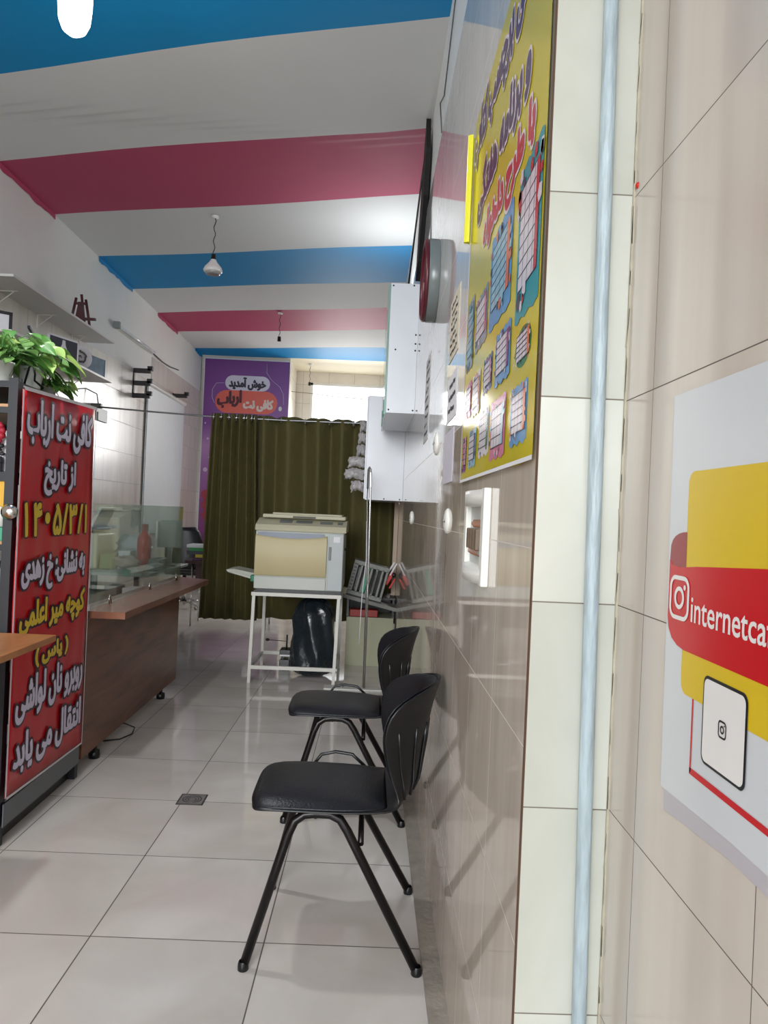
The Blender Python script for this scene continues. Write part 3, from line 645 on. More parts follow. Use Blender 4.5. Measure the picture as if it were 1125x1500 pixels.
dup(c1, (0, 3.455, 0), 'black padded stacking chair farther back, partly hidden by the front chair')

# ------------------------------------------------------------ photocopier and its stand
sd = thing('metal_stand', (-.54, 6.09, 0), 'white painted metal frame stand carrying the beige photocopier', 'stand')
fx0, fx1, fy0, fy1 = -.868, -.205, 5.79, 6.41
for (x, y, dx) in ((fx0, fy0, -.012), (fx1, fy0, -.015), (fx0, fy1, .0), (fx1, fy1, 0)):
    mb = MB(); mb.prism([(x - .012 + dx, y - .012, 0), (x + .012 + dx, y - .012, 0), (x + .012 + dx, y + .012, 0), (x - .012 + dx, y + .012, 0)], (-dx, 0, .69)); mb.build('leg', white_metal, sd)
rl = MB()
for z in (.70,):
    rl.box(fx0 - .02, fx1 + .02, fy0 - .015, fy0 + .015, z - .02, z + .008).box(fx0 - .02, fx1 + .02, fy1 - .015, fy1 + .015, z - .02, z + .008).box(fx0 - .015, fx0 + .015, fy0, fy1, z - .02, z + .008).box(fx1 - .015, fx1 + .015, fy0, fy1, z - .02, z + .008)
rl.build('top_rail', white_metal, sd)
rl = MB(); z = .12
rl.box(fx0, fx1, fy0 - .01, fy0 + .01, z - .014, z + .014); rl.box(fx0, fx1, fy1 - .01, fy1 + .01, z - .014, z + .014); rl.box(fx0 - .01, fx0 + .01, fy0, fy1, z - .01, z + .01); rl.box(fx1 - .01, fx1 + .01, fy0, fy1, z - .01, z + .01)
rl.build('lower_rail', white_metal, sd)
beige = mat('copier_beige', (186, 182, 156), .5); cgrey = mat('copier_grey', (182, 186, 178), .45); cyel = mat('copier_door_beige', (184, 172, 132), .5)
cp = thing('photocopier', (-.53, 6.1, .715), 'beige and grey office photocopier on the white metal stand', 'photocopier')
X0, X1, Y0, Y1 = -.873, -.182, 5.76, 6.38
MB().box(X0 + .02, X1 - .01, Y0 + .03, Y1, .709, .735).build('base', black_pl, cp)
MB().box(X0, X1, Y0 + .012, Y1, .735, 1.215, 0, .012).build('body', cgrey, cp)
mb = MB(); nn = 8; Pp = []
for i in range(nn + 1):
    x = X0 + .004 + (.555) * i / nn; zt = 1.165 - .022 * math.sin(math.pi * i / nn); Pp.append([(x, Y0, .842), (x, Y0 - .012, .86), (x, Y0 - .014, zt - .02), (x, Y0 - .002, zt), (x, Y0 + .012, zt)])
mb.grid(Pp); mb.build('front_door', cyel, cp)
mb = MB(); Pp = []
for i in range(nn + 1):
    x = X0 + .02 + (.52) * i / nn; zt = 1.158 - .030 * math.sin(math.pi * i / nn); Pp.append([(x, Y0 - .006, zt), (x, Y0 - .006, 1.180)])
mb.grid(Pp); mb.build('handle_strip', mat('copier_blue_grey', (96, 106, 122), .25), cp)
MB().box(X0 + .003, X0 + .56, Y0 - .003, Y0 + .015, .74, .832, 0, .004).build('paper_drawer', cgrey, cp)
dr = MB().box(X0 + .572, X1 - .004, Y0 - .003, Y0 + .015, .742, 1.185, 0, .004).build('side_door', mat('copier_pale', (172, 178, 178), .45), cp)
MB().box(X0 + .577, X0 + .596, Y0 - .008, Y0 - .002, .98, 1.085, 0, .004).build('grip', mat('grip_grey', (120, 124, 120), .5), dr)
MB().box(X0 + .61, X1 - .03, Y0 - .005, Y0 - .002, 1.12, 1.165).build('sticker', paper, dr)
# sloping control deck, platen and lid
mb = MB(); mb.prism([(X0 - .002, Y0 - .012, 1.195), (X0 - .002, Y0 - .016, 1.214), (X0 - .002, Y0 + .005, 1.240), (X0 - .002, Y0 + .20, 1.29), (X0 - .002, Y1 + .01, 1.29), (X0 - .002, Y1 + .01, 1.195)], (X1 - X0 + .016, 0, 0)); mb.build('top_deck', beige, cp)
mb = MB()
def dk(x, t): return (x, Y0 + .01 + .18 * t, 1.2430 + .0475 * t)
for (a, b, t0, t1) in ((-.70, -.60, .3, .8), (-.57, -.44, .35, .75), (-.38, -.28, .3, .7), (-.24, -.20, .3, .7)): mb.poly([dk(a, t0), dk(b, t0), dk(b, t1), dk(a, t1)])
mb.build('control_panel', mat('panel_grey', (110, 116, 116), .4), cp, fixn=False)
mb = MB().box(X0 + .03, X1 + .002, Y0 + .13, Y1, 1.292, 1.322, 0, .01).box(X0 + .10, X1 - .03, Y0 + .2, Y1 - .02, 1.318, 1.336, 0, .008)
ld = mb.build('lid', beige, cp); MB().box(-.60, -.42, Y0 + .118, Y0 + .14, 1.298, 1.312).build('lid_handle', mat('handle_brown', (70, 64, 52), .5), ld)
mb = MB(); mb.prism([(X0 - .01, 5.95, .80), (X0 - .05, 5.94, .795), (-1.10, 5.90, .845), (-1.115, 5.90, .862), (-1.06, 5.90, .872), (X0 - .0, 5.95, .835)], (0, .28, 0)); tr = mb.build('output_tray', mat('tray_white', (196, 198, 186), .4), cp)
MB().box(X0 - .045, X0 - .002, 5.88, 5.95, .775, .83, 0, .01).build('tray_hinge', green_m, tr)
sc = MB()
for (y, z) in ((5.95, 1.19), (5.98, 1.06)): sc.lathe([(0, .012), (.010, .010), (.012, 0)], (X1, y, z), 'x', 12)
sc.build('side_knob', mat('dark_olive', (60, 60, 44), .5), cp)

# things below the stand
bag = MB(); Pp = []; prof = [(.02, .0), (.16, .012), (.20, .06), (.215, .14), (.215, .26), (.20, .36), (.205, .46), (.19, .54), (.15, .60), (.10, .64), (.03, .65)]
nb = 40
for i in range(nb):
    a = 2 * math.pi * i / nb; row = []
    for j, (r, h) in enumerate(prof):
        k = 1 + (.12 * math.sin(a * 6 + j * .9) + .06 * math.sin(a * 13 + j * 2.1) + random.uniform(-.05, .05)) * min(1, j / 2)
        row.append((-.412 + .84 * r * k * math.cos(a), 6.12 + .84 * r * k * math.sin(a), h))
    Pp.append(row)
bag.grid(Pp, closed_u=True)
tag(bag.build('rubbish_bag', mat('black_bag_film', (28, 36, 42), .22, noise=.3, nscale=9, bump=.9, bscale=14), sub=1), 'full shiny black rubbish bag on the floor under the photocopier stand', 'bag')
eb = thing('black_box', (-.60, 6.10, 0), 'black box with white card and small black lamp arm beside rubbish bag', 'box')
MB().box(-.70, -.615, 6.25, 6.39, 0.0, .09, 0, .004).build('box_body', black_pl, eb)
MB().box(-.70, -.61, 6.24, 6.385, .13, .175, 0, .004).box(-.69, -.67, 6.3, 6.32, .09, .13).box(-.63, -.61, 6.3, 6.32, .09, .13).build('upper_box', black_pl, eb)
MB().box(-.695, -.605, 6.232, 6.239, .126, .138).build('white_card', paper, eb)
ar = MB().tube([(-.645, 6.28, .176), (-.645, 6.28, .30)], .007, 8).tube([(-.645, 6.28, .245), (-.80, 6.28, .25)], .003, 6); blob(ar, (-.81, 6.28, .252), (.018, .016, .013), 10, 6, 0); ar.build('lamp_arm', black_pl, eb)

# ------------------------------------------------------------ sorter and low cabinet right of copier
lc = thing('low_cabinet', (.06, 6.7, 0), 'low beige cupboard with dark open shelf standing by the tiled wall', 'cabinet')
MB().box(-.155, .262, 6.56, 6.95, 0.0, .435, 0, .003).build('body', mat('pale_olive_panel', (164, 164, 138), .6), lc)
mb = MB(); 
for x in (-.158, .245): mb.box(x, x + .02, 6.55, 6.57, .435, .60); mb.box(x, x + .02, 6.93, 6.95, .435, .60)
mb.build('post', black_pl, lc)
MB().box(-.16, .266, 6.93, 6.95, .435, .60).build('back_board', black_pl, lc)
MB().box(-.165, .268, 6.54, 6.95, .60, .615).build('shelf', mat('dark_grey_shelf', (70, 70, 68), .5), lc)
tag(MB().box(-.13, .12, 6.57, 6.70, .437, .50, 0, .006).build('red_box', mat('red_box', (150, 44, 36), .5)), 'flat red box in the dark shelf below the grey sorter rack', 'box')
so = thing('paper_sorter', (.03, 6.45, .62), 'tilted grey paper sorter rack with green slot beside photocopier', 'sorter')
def tl(x, z): # tilt about 12 degrees, local frame to world
    a = math.radians(-13); return (-.165 + x * math.cos(a) - z * math.sin(a), -1, .665 + x * math.sin(a) + z * math.cos(a))
def tbox(mb, x0, x1, z0, z1, y0, y1, mi=0):
    q = [tl(x0, z0), tl(x1, z0), tl(x1, z1), tl(x0, z1)]; mb.prism([(a, y0, c) for a, _, c in q], (0, y1 - y0, 0), mi)
sgrey = mat('sorter_grey', (132, 134, 128), .5)
mb = MB(); tbox(mb, 0, .31, 0, .035, 6.38, 6.6); tbox(mb, 0, .31, .265, .30, 6.38, 6.6); tbox(mb, 0, .31, 0.035, .265, 6.57, 6.6)
for x in (0, .065, .105, .155, .20, .25, .29): tbox(mb, x, x + (.018 if x else .04), .03, .27, 6.38, 6.6)
mb.build('frame', sgrey, so)
mb = MB(); tbox(mb, .118, .148, .04, .26, 6.385, 6.39); mb.build('green_slot', mat('sorter_green', (50, 150, 112), .5), so)
mb = MB()
for k in range(7): tbox(mb, .008, .03, .05 + k * .03, .066 + k * .03, 6.374, 6.38)
for x in (.042, .19): tbox(mb, x + .01, x + .022, .05, .25, 6.376, 6.381)
mb.build('slot', black_pl, so)
mb = MB(); tbox(mb, -.02, .46, -.035, -.005, 6.30, 6.60); mb.build('tray', mat('sorter_tray', (112, 112, 106), .5), so)
mb = MB(); tbox(mb, -.045, .0, -.01, .05, 6.32, 6.37); mb.build('bracket', mat('bone_plastic', (186, 180, 154), .5), so)
sg = thing('tape_gun', (.235, 6.45, .62), 'red and white handheld tape gun standing behind the sorter rack', 'tool')
mb = MB().obox((.205, 6.45, .80), (.035, .03, .12), (0, .5, 0), 0, .006).obox((.232, 6.45, .755), (.015, .03, .10), (0, .5, 0), 0, .004); mb.build('body', red_pl, sg)
mb = MB().obox((.215, 6.45, .89), (.012, .035, .12), (0, .5, 0)).obox((.238, 6.45, .88), (.012, .035, .12), (0, .5, 0)); mb.build('blade', paper, sg)
mb = MB(); blob(mb, (.245, 6.44, .83), (.02, .02, .022), 10, 6, 0); mb.build('knob', black_pl, sg)
tag(MB().box(.236, XR - .002, 6.75, 6.80, .62, 1.48).build('leaning_board', mat('peach_board', (188, 168, 148), .6)), 'narrow peach board leaning upright behind the tape gun under the cabinets', 'board')

# ------------------------------------------------------------ chrome pole stand
ps = thing('pole_stand', (.02, 5.69, 0), 'thin chrome pole rising from a white floor plank in front of curtain', 'pole')
MB().tube([(.023, 5.69, .012), (.018, 5.69, .9), (.004, 5.69, 1.66), (.0, 5.69, 1.70), (-.008, 5.70, 1.715), (-.016, 5.71, 1.70), (-.016, 5.72, 1.55)], .0085, 12).build('pole', chrome, ps)
MB().tube([(.016, 5.72, .012), (.008, 5.72, .9), (-.017, 5.72, 1.50), (-.015, 5.715, 1.55)], .0055, 10).build('inner_pole', steel, ps)
MB().tube([(-.012, 5.71, 1.3), (-.003, 5.70, 1.0), (-.022, 5.69, .75), (-.026, 5.7, .6), (-.03, 5.7, .35)], .003, 6).build('cord', paper, ps)
pb = MB().box(-.285, .20, 5.64, 5.76, 0, .012, 0, .003).build('floor_plank', mat('worn_white_plank', (196, 196, 190), .5, noise=.1), ps)
MB().lathe([(0, .03), (.012, .028), (.012, 0)], (-.15, 5.70, .01), 'z', 12).build('bolt', steel, pb)

# ------------------------------------------------------------ curtains
curt = mat('olive_curtain', (88, 82, 42), .75, noise=.22, nscale=25, bump=.5, bscale=160, stretch=(1, 1, .35))
ring_m = mat('curtain_ring', (214, 216, 214), .2, metal=.9)
def curtain(x0, x1, xb0, xb1, zt, zb, yc, amp, nf, label, name='curtain', ph=0, rings=True):
    t = thing(name, ((x0 + x1) / 2, yc, zt), label, 'curtain')
    nu = nf * 12; Pp = []
    for i in range(nu + 1):
        s = i / nu; row = []
        for j in range(13):
            v = j / 12; x = (x0 + (x1 - x0) * s) * (1 - v) + (xb0 + (xb1 - xb0) * s) * v
            a = amp * (1 - .25 * v + .25 * v * math.sin(i * .21)); w_ = 2 * math.pi * nf * s + ph + (.9 * math.sin(5.3 * s + ph) + .5 * math.sin(11 * s)) * (1 if amp > .06 else .2) + .35 * math.sin(3.1 * s * nf * .7) * v
            row.append((x + .25 * amp * math.sin(2 * w_) * .4, yc + a * math.sin(w_), zt + (zb - zt) * v + (.007 * math.cos(2 * w_) if j == 0 else 0)))
        Pp.append(row)
    MB().grid(Pp).build('drape', curt, t, solid=.003, fixn=False)
    if rings:
        for k in range(2 * nf):
            s = (k + .5) / (2 * nf) - ph / (2 * math.pi * nf); 
            if not 0 < s < 1: continue
            x = x0 + (x1 - x0) * s; z = zt - .035
            pts = [(x + .0 * a, yc + .027 * math.cos(a * math.pi / 8), z + .027 * math.sin(a * math.pi / 8)) for a in range(16)]
            pts = [(x + .006 * (1 if k % 2 else -1) * math.cos(a * math.pi / 8), yc + .027 * math.cos(a * math.pi / 8), z + .027 * math.sin(a * math.pi / 8)) for a in range(16)]
            MB().tube(pts, .0055, 6, closed=True).build('grommet', ring_m, t)
    return t
curtain(-1.56, -1.12, -1.60, -1.04, 2.265, .275, 7.18, .045, 6, 'tightly bunched olive green curtain at the left end of the rod', rings=True)
curtain(-1.17, .25, -1.12, .27, 2.265, .29, 7.25, .072, 6, 'spread olive green grommet curtain behind the photocopier', ph=.6)
cr_ = thing('curtain_rod', (XL, 7.3, 2.24), 'long thin steel curtain rod running across to the left wall', 'curtain rod')
MB().tube([(XL + .0, 7.36, 2.30), (-2.2, 7.26, 2.262), (-1.6, 7.19, 2.232), (-.8, 7.19, 2.228), (-.08, 7.20, 2.235), (XR, 7.2, 2.235)], .0085, 10).build('rod', steel, cr_)
MB().box(XL, XL + .10, 7.34, 7.39, 2.285, 2.33, 0, .004).box(XL + .04, XL + .06, 7.33, 7.40, 2.25, 2.30).build('clamp', mat('dark_steel', (70, 70, 66), .4, metal=.7), cr_)
MB().tube([(XL + .07, 7.35, 2.33), (XL + .06, 7.33, 2.42), (XL + .0, 7.2, 2.45), (XL - .0, 6.95, 2.40), (XL + .01, 6.7, 2.33)], .006, 6).build('hook_wire', dark_frame, cr_)

# ------------------------------------------------------------ purple banner
bn = thing('welcome_banner', (-2.05, 11.93, .8), 'tall purple welcome banner with rounded white and orange name plates', 'banner')
m = bpy.data.materials.new('purple_print'); m.use_nodes = True; nt = m.node_tree; N = nt.nodes; L = nt.links; p = N['Principled BSDF']; p.inputs['Roughness'].default_value = .35
tc = N.new('ShaderNodeTexCoord'); sp = N.new('ShaderNodeSeparateXYZ'); L.new(tc.outputs['Object'], sp.inputs[0])
mr = N.new('ShaderNodeMapRange'); L.new(sp.outputs[2], mr.inputs[0]); mr.inputs[1].default_value = 0; mr.inputs[2].default_value = 2.95
rp = N.new('ShaderNodeValToRGB'); L.new(mr.outputs[0], rp.inputs[0]); el = rp.color_ramp.elements
el[0].position = 0; el[0].color = srgb(112, 14, 104); el[1].position = 1; el[1].color = srgb(112, 44, 128)
for ps_, c in ((.22, (124, 24, 116)), (.40, (150, 90, 160)), (.52, (176, 128, 182)), (.64, (124, 58, 148)), (.85, (118, 54, 142))):
    e_ = el.new(ps_); e_.color = srgb(*c)
L.new(rp.outputs[0], p.inputs['Base Color'])
MB().box(-2.74, -1.375, 11.925, 11.932, .66, 3.75).build('sheet', m, bn)
def RB(x, z, h): return (x, 11.925 - h, z)
mb = MB(); mb.box(-2.75, -1.37, 11.923, 11.935, 3.74, 3.755).box(-2.75, -2.735, 11.923, 11.935, .66, 3.75); mb.build('white_edge', paper, bn)
def pill(x0, x1, z0, z1, h):
    r = (z1 - z0) / 2 * .98; out = []
    for cx, s in ((x1 - r, 0), (x0 + r, 180)):
        for k in range(11):
            a = math.radians(s - 90 + 180 * k / 10); out.append(RB(cx + r * math.cos(a), (z0 + z1) / 2 + r * math.sin(a), h))
    return out
MB().poly(pill(-2.40, -1.68, 3.245, 3.49, .002)).build('white_plate', mat('banner_lilac_white', (212, 208, 226), .4), bn, fixn=False)
MB().poly(pill(-2.55, -1.55, 2.875, 3.25, .003)).build('orange_plate', mat('banner_coral', (222, 92, 74), .4), bn, fixn=False)
lettering('lettering', 'خوش آمدید', bn, (-2.34, 11.921, 3.255), (1, 0, 0), (0, 0, 1), .60, .21, mat('banner_dark_ink', (44, 34, 56), .5), None, .010, lift=.0015)
lettering('lettering', 'کافی نت', bn, (-2.10, 11.920, 2.915), (1, 0, 0), (0, 0, 1), .49, .20, mat('banner_cream_ink', (226, 206, 196), .5), None, .012, lift=.002)
lettering('lettering', 'ارباب', bn, (-2.52, 11.919, 2.93), (1, 0, 0), (0, 0, 1), .40, .27, mat('banner_maroon_ink', (76, 14, 34), .5), None, .014, lift=.002, slant=.06)
mb = MB()
mb.tube([RB(-1.74, 3.70, .003), RB(-1.74, 3.55, .003), RB(-1.66, 3.44, .003), RB(-1.52, 3.33, .003), RB(-1.46, 3.22, .003), RB(-1.45, 3.05, .003)], .004, 6)
mb.tube([RB(-2.42, 3.36, .003), RB(-2.54, 3.35, .003), RB(-2.60, 3.25, .003), RB(-2.60, 3.12, .003), RB(-2.56, 3.03, .003)], .004, 6)
mb.build('swirl_line', mat('banner_line', (200, 180, 216), .5), bn)
MB().poly([RB(-1.50 + .028 * math.cos(a * math.pi / 8), 2.98 + .038 * math.sin(a * math.pi / 8), .003) for a in range(16)]).build('balloon', paper, bn, fixn=False)
mb = MB()
for k in range(9):
    cx, c_z, r = -2.74 + .035 * (k % 3), 1.55 - .055 * k, .075 - .003 * k
    mb.poly([RB(cx + .10 + r * math.cos(a * math.pi / 4), c_z + r * math.sin(a * math.pi / 4), .003 + k * .0002) for a in range(8)])
mb.build('red_flower_print', mat('banner_flower', (150, 24, 50), .5), bn, fixn=False)
mb = MB()
for (x, z, r) in ((-2.64, 2.45, .02), (-2.66, 1.95, .035), (-2.60, 2.15, .018), (-2.69, 2.7, .014)): mb.poly([RB(x + r * math.cos(a * math.pi / 6), z + r * math.sin(a * math.pi / 6), .003) for a in range(12)])
mb.build('bokeh_dot', mat('banner_dot', (206, 176, 214), .5), bn, fixn=False)
# wire across the back window
tag(MB().tube([(-1.37, 12.3, 3.33), (-1.0, 12.3, 3.31), (-.65, 12.3, 3.28), (.25, 12.3, 3.24)], .006, 6).build('washing_line', mat('wire_brown', (140, 120, 100), .6)), 'thin wire strung across in front of the bright back window', 'wire')

# ------------------------------------------------------------ black shelving unit with red banner
su = thing('shelving_unit', (-1.65, 3.26, 0), 'black metal shelving unit whose side carries the red banner', 'shelving unit')
ux0, ux1, uy0, uy1 = -1.95, -1.378, 2.885, 3.665
for x in (ux0, ux1 - .036):
    for y in (uy0, uy1 - .036): MB().box(x, x + .036, y, y + .036, 0, 1.825).build('post', dark_frame, su)
mb = MB()
for z in (1.80, 1.70, 1.435, 1.165, .85, .48, .13):
    a0, a1 = ux0 + .03, ux1 - .034
    mb.box(a0, a1, uy0 + .004, uy0 + .03, z - .012, z + .012).box(a0, a1, uy1 - .03, uy1 - .004, z - .012, z + .012).box(ux0 + .004, ux0 + .03, uy0 + .034, uy1 - .034, z - .012, z + .012).box(ux1 - .03, ux1 - .004, uy0 + .034, uy1 - .034, z - .012, z + .012)
mb.build('rail', dark_frame, su)
wsh = woodmat('shelf_wood', (176, 130, 88), (196, 150, 106), (1, 4, 1))
for z in (1.80, 1.71, 1.445, 1.175, .86, .49, .14): MB().box(ux0 + .01, ux1 - .01, uy0 + .012, uy1 - .012, z, z + .014).build('shelf', wsh if z in (1.71, 1.175) else dark_frame, su)
MB().box(ux0 + .002, ux0 + .008, uy0, uy1, .13, 1.8).build('back_panel', dark_frame, su)
MB().lathe([(0, -.030), (.018, -.028), (.030, -.018), (.031, -.006), (.02, 0)], (-1.385, 2.884, 1.305), 'y', 20).build('round_knob', chrome, su)
MB().box(-1.90, -1.41, 2.93, 3.64, 0, .115).build('plinth', black_pl, su)
MB().box(-1.372, -1.368, 2.90, 3.65, .075, .165).build('lower_panel', mat('grey_panel', (96, 100, 104), .5), su)
# contents of the shelves
tag(MB().box(-1.60, -1.415, 2.93, 3.2, 1.46, 1.60, 0, .004).build('storage_box', paper), 'white storage box with red flower print on the black shelving unit', 'box')
fl = thing('flower_vase', (-1.455, 2.915, 1.460), 'red flowers with dark leaves standing in the black shelving unit', 'flowers')
MB().lathe([(.012, 0), (.014, .05), (.008, .06)], (-1.450, 2.912, 1.460), 'z', 12).build('vase', ink, fl)
mb = MB(); [blob(mb, (-1.452 + random.uniform(-.012, .012), 2.905, 1.64 - k * .02), (.015, .012, .014), 8, 6, .2) for k in range(4)]; mb.build('bloom', mat('dark_red_bloom', (160, 30, 50), .6), fl)
mb = MB(); [blob(mb, (-1.450 + random.uniform(-.014, .014), 2.905, 1.56 - k * .015), (.014, .01, .009), 6, 4, .4) for k in range(5)]; mb.build('leaves', ink, fl)
tag(MB().box(-1.60, -1.418, 2.90, 2.905, 1.325, 1.425).build('yellow_card', mat('card_yellow', (206, 160, 40), .5)), 'yellow card behind the edge post of the black shelving unit', 'card')
bt = thing('white_bottle', (-1.435, 2.92, 1.189), 'small white bottle on the black shelving unit above the green box', 'bottle')
MB().lathe([(0, 0), (.022, 0), (.023, .05), (.02, .10), (.010, .115), (0, .117)], (-1.446, 2.93, 1.245), 'z', 16).build('body', white_pl, bt)
tag(MB().box(-1.70, -1.421, 2.90, 3.10, 1.189, 1.243, 0, .004).build('tissue_box', mat('box_green', (60, 150, 120), .5)), 'green flat box on the shelf of the black shelving unit', 'box')
tag(MB().box(-1.75, -1.42, 2.95, 3.3, .875, 1.08, 0, .004).build('grey_carton', mat('carton_grey', (110, 116, 112), .6)), 'grey carton low in the black shelving unit', 'box')

# red banner, hung on the side of the unit; reads along +Y
rbn = thing('red_banner', (-1.36, 3.26, .17), 'tall red vinyl banner with white and yellow Persian lettering', 'banner')
bx = -1.364
Pp = []; ny = 20
for i in range(ny + 1):
    s = i / ny; y = 2.893 + (3.655 - 2.893) * s; row = []
    for j in range(16):
        v = j / 15; zt = 1.786 + .026 * s; zb = .19 - .017 * s
        row.append((bx + .0022 * math.sin(s * 31 + v * 3) * (1 - .5 * v) + .003 * math.sin(v * 9 + s * 4), y, zt + (zb - zt) * v))
    Pp.append(row)
MB().grid(Pp).build('sheet', mat('banner_red', (186, 18, 32), .32, noise=.08, nscale=3), rbn, fixn=False, solid=.001)
eb_ = MB(); t = bx + .006
for (a, b, c, d) in (((2.886, .186), (2.896, .186), (2.896, 1.79), (2.886, 1.79)), ((3.650, .17), (3.656, .17), (3.656, 1.815), (3.650, 1.815)), ((2.886, 1.782), (3.656, 1.808), (3.656, 1.822), (2.886, 1.796)), ((2.886, .184), (3.656, .168), (3.656, .176), (2.886, .194))):
    eb_.prism([(t, *a), (t, *b), (t, *c), (t, *d)], (.0008, 0, 0))
eb_.build('white_edge', mat('banner_edge_white', (206, 200, 206), .5), rbn)
Wf = mat('banner_white_ink', (206, 200, 222), .4); Yf = mat('banner_yellow_ink', (214, 184, 46), .4); Of = mat('banner_outline', (36, 16, 40), .4)
def bl(txt, ya, yb, za, zb, fill, bold=.0062, ow=.0105): lettering('lettering', txt, rbn, (bx + .0065, ya, za), (0, 1, 0), (0, 0, 1), yb - ya, zb - za, fill, Of, bold, ow, .0009)
import json
LINES = [('کافی نت ارباب', 2.925, 3.60, 1.575, 1.765, 0), ('از تاریخ', 3.10, 3.43, 1.375, 1.535, 0), ('به نشانی: خ زهدی', 2.935, 3.585, .975, 1.14, 0), ('کوچه میر اعلمی', 2.935, 3.60, .80, .945, 1), ('( یاس )', 3.09, 3.43, .655, .745, 1), ('روبرو نان لواشی', 2.935, 3.615, .455, .635, 0), ('انتقال می یابد', 2.935, 3.615, .245, .415, 0)]
for tx, a, b, c, d, k in LINES: bl(tx, a, b, c, d, Yf if k else Wf)
for tx, a, b in (('۱', 2.935, 2.975), ('۴', 3.015, 3.095), ('۰', 3.125, 3.175), ('۵', 3.205, 3.295), ('/', 3.30, 3.36), ('۳', 3.37, 3.465), ('/', 3.475, 3.53), ('۱', 3.555, 3.585)):
    if tx == '۰': lettering('lettering', '.', rbn, (bx + .0065, a, 1.255), (0, 1, 0), (0, 0, 1), b - a, .05, Yf, Of, .007, .006, .0009)
    else: bl(tx, a, b, 1.205, 1.345, Yf, .006, .007)

# ------------------------------------------------------------ plants on the unit
pot_m = mat('pot_white', (208, 214, 208), .35); leafA = mat('pothos_leaf', (108, 150, 76), .4, noise=.25, nscale=14); leafB = mat('pothos_leaf_dark', (78, 128, 58), .35, noise=.25, nscale=14); leafC = mat('pothos_leaf_lime', (150, 182, 92), .4, noise=.2, nscale=14)
def leaf(mb, base, d, size, mi, droop=.4, rollv=0):
    d = Vector(d).normalized(); up_ = Vector((0, 0, 1)); side = d.cross(up_).normalized(); nrm = side.cross(d).normalized()
    side = (side * math.cos(rollv) + nrm * math.sin(rollv)); nrm = side.cross(d).normalized()
    out = [(0, 0), (.10, .28), (.28, .40), (.5, .37), (.72, .24), (.9, .08), (1.0, 0)]
    P = []
    for t, w_ in out:
        c = Vector(base) + d * (t * size) - Vector((0, 0, 1)) * (droop * size * t * t)
        tt = -.10 if t == 0 else 0
        P.append([c + side * (-w_ * size) + nrm * (.08 * size), c + side * (-w_ * .5 * size) + nrm * (.02 * size), c, c + side * (w_ * .5 * size) + nrm * (.02 * size), c + side * (w_ * size) + nrm * (.08 * size)])
    mb.grid(P, mi)
def plant(c, r, hgt, nleaf, label, spread, lsz, bias, name='potted_pothos'):
    t = thing(name, c, label, 'plant')
    MB().lathe([(0, 0), (r * .72, 0), (r * .78, .01), (r, hgt - .012), (r * 1.06, hgt - .01), (r * 1.06, hgt), (r * .92, hgt), (r * .9, hgt - .02), (0, hgt - .02)], c, 'z', 28).build('pot', pot_m, t)
    st_ = MB(); lf = MB(); ctr = Vector(c) + Vector((0, 0, hgt - .02))
    for k in range(nleaf):
        a = random.uniform(0, 2 * math.pi); rr2 = spread * math.sqrt(random.random()); h = random.uniform(.0, 1.0)
        tip = ctr + Vector((bias[0] + rr2 * math.cos(a), bias[1] + rr2 * 1.3 * math.sin(a), .02 + bias[2] * h * (1 - .5 * rr2 / spread)))
        mid = (ctr + tip) / 2 + Vector((0, 0, .04)); st_.tube([ctr + Vector((random.uniform(-.02, .02), random.uniform(-.02, .02), 0)), mid, tip], .0018, 5)
        d = (tip - ctr); d.z = random.uniform(-.5, .1) * d.length; d += Vector((random.uniform(0, .06), random.uniform(-.08, .02), 0))
        leaf(lf, tip, d, random.uniform(.75, 1.15) * lsz, random.choice((0, 0, 0, 1, 1, 2)), random.uniform(.2, .8), random.uniform(-.6, .6))
    st_.build('stem', leafB, t); lf.build('foliage', [leafA, leafB, leafC], t, fixn=False)
plant((-1.50, 2.98, 1.816), .052, .085, 46, 'leafy green pothos in a white pot at the near corner of the shelving unit', .12, .085, (.02, 0, .20))
plant((-1.475, 3.17, 1.816), .062, .098, 48, 'wider leafy pothos in white pot trailing over the red banner top', .12, .085, (.02, .02, .17))
plant((-1.48, 3.36, 1.816), .045, .05, 24, 'low trailing pothos at the far end of the shelving unit', .07, .065, (.03, -.02, .05))
tag(MB().tube([(-1.44, 3.06, 1.818), (-1.42, 3.06, 1.90), (-1.40, 3.05, 1.905), (-1.395, 3.06, 1.87), (-1.41, 3.09, 1.85), (-1.385, 3.12, 1.825)], .0045, 7).build('black_wire', black_pl), 'short black wire curling in front of the white plant pots', 'wire')

# ------------------------------------------------------------ near wooden table
wtop = woodmat('oak_laminate', (150, 96, 56), (182, 124, 78), (1, .25, 1), .35, 7)
tb = thing('wooden_table', (-1.7, 2.0, 0), 'wooden table with light brown top in front of the red banner', 'table')
MB().box(-2.35, -1.171, 1.2, 2.842, .820, .844, 0, .002).build('tabletop', wtop, tb)
MB().box(-2.30, -1.98, 1.3, 2.75, 0, .82).build('cabinet_body', wtop, tb)

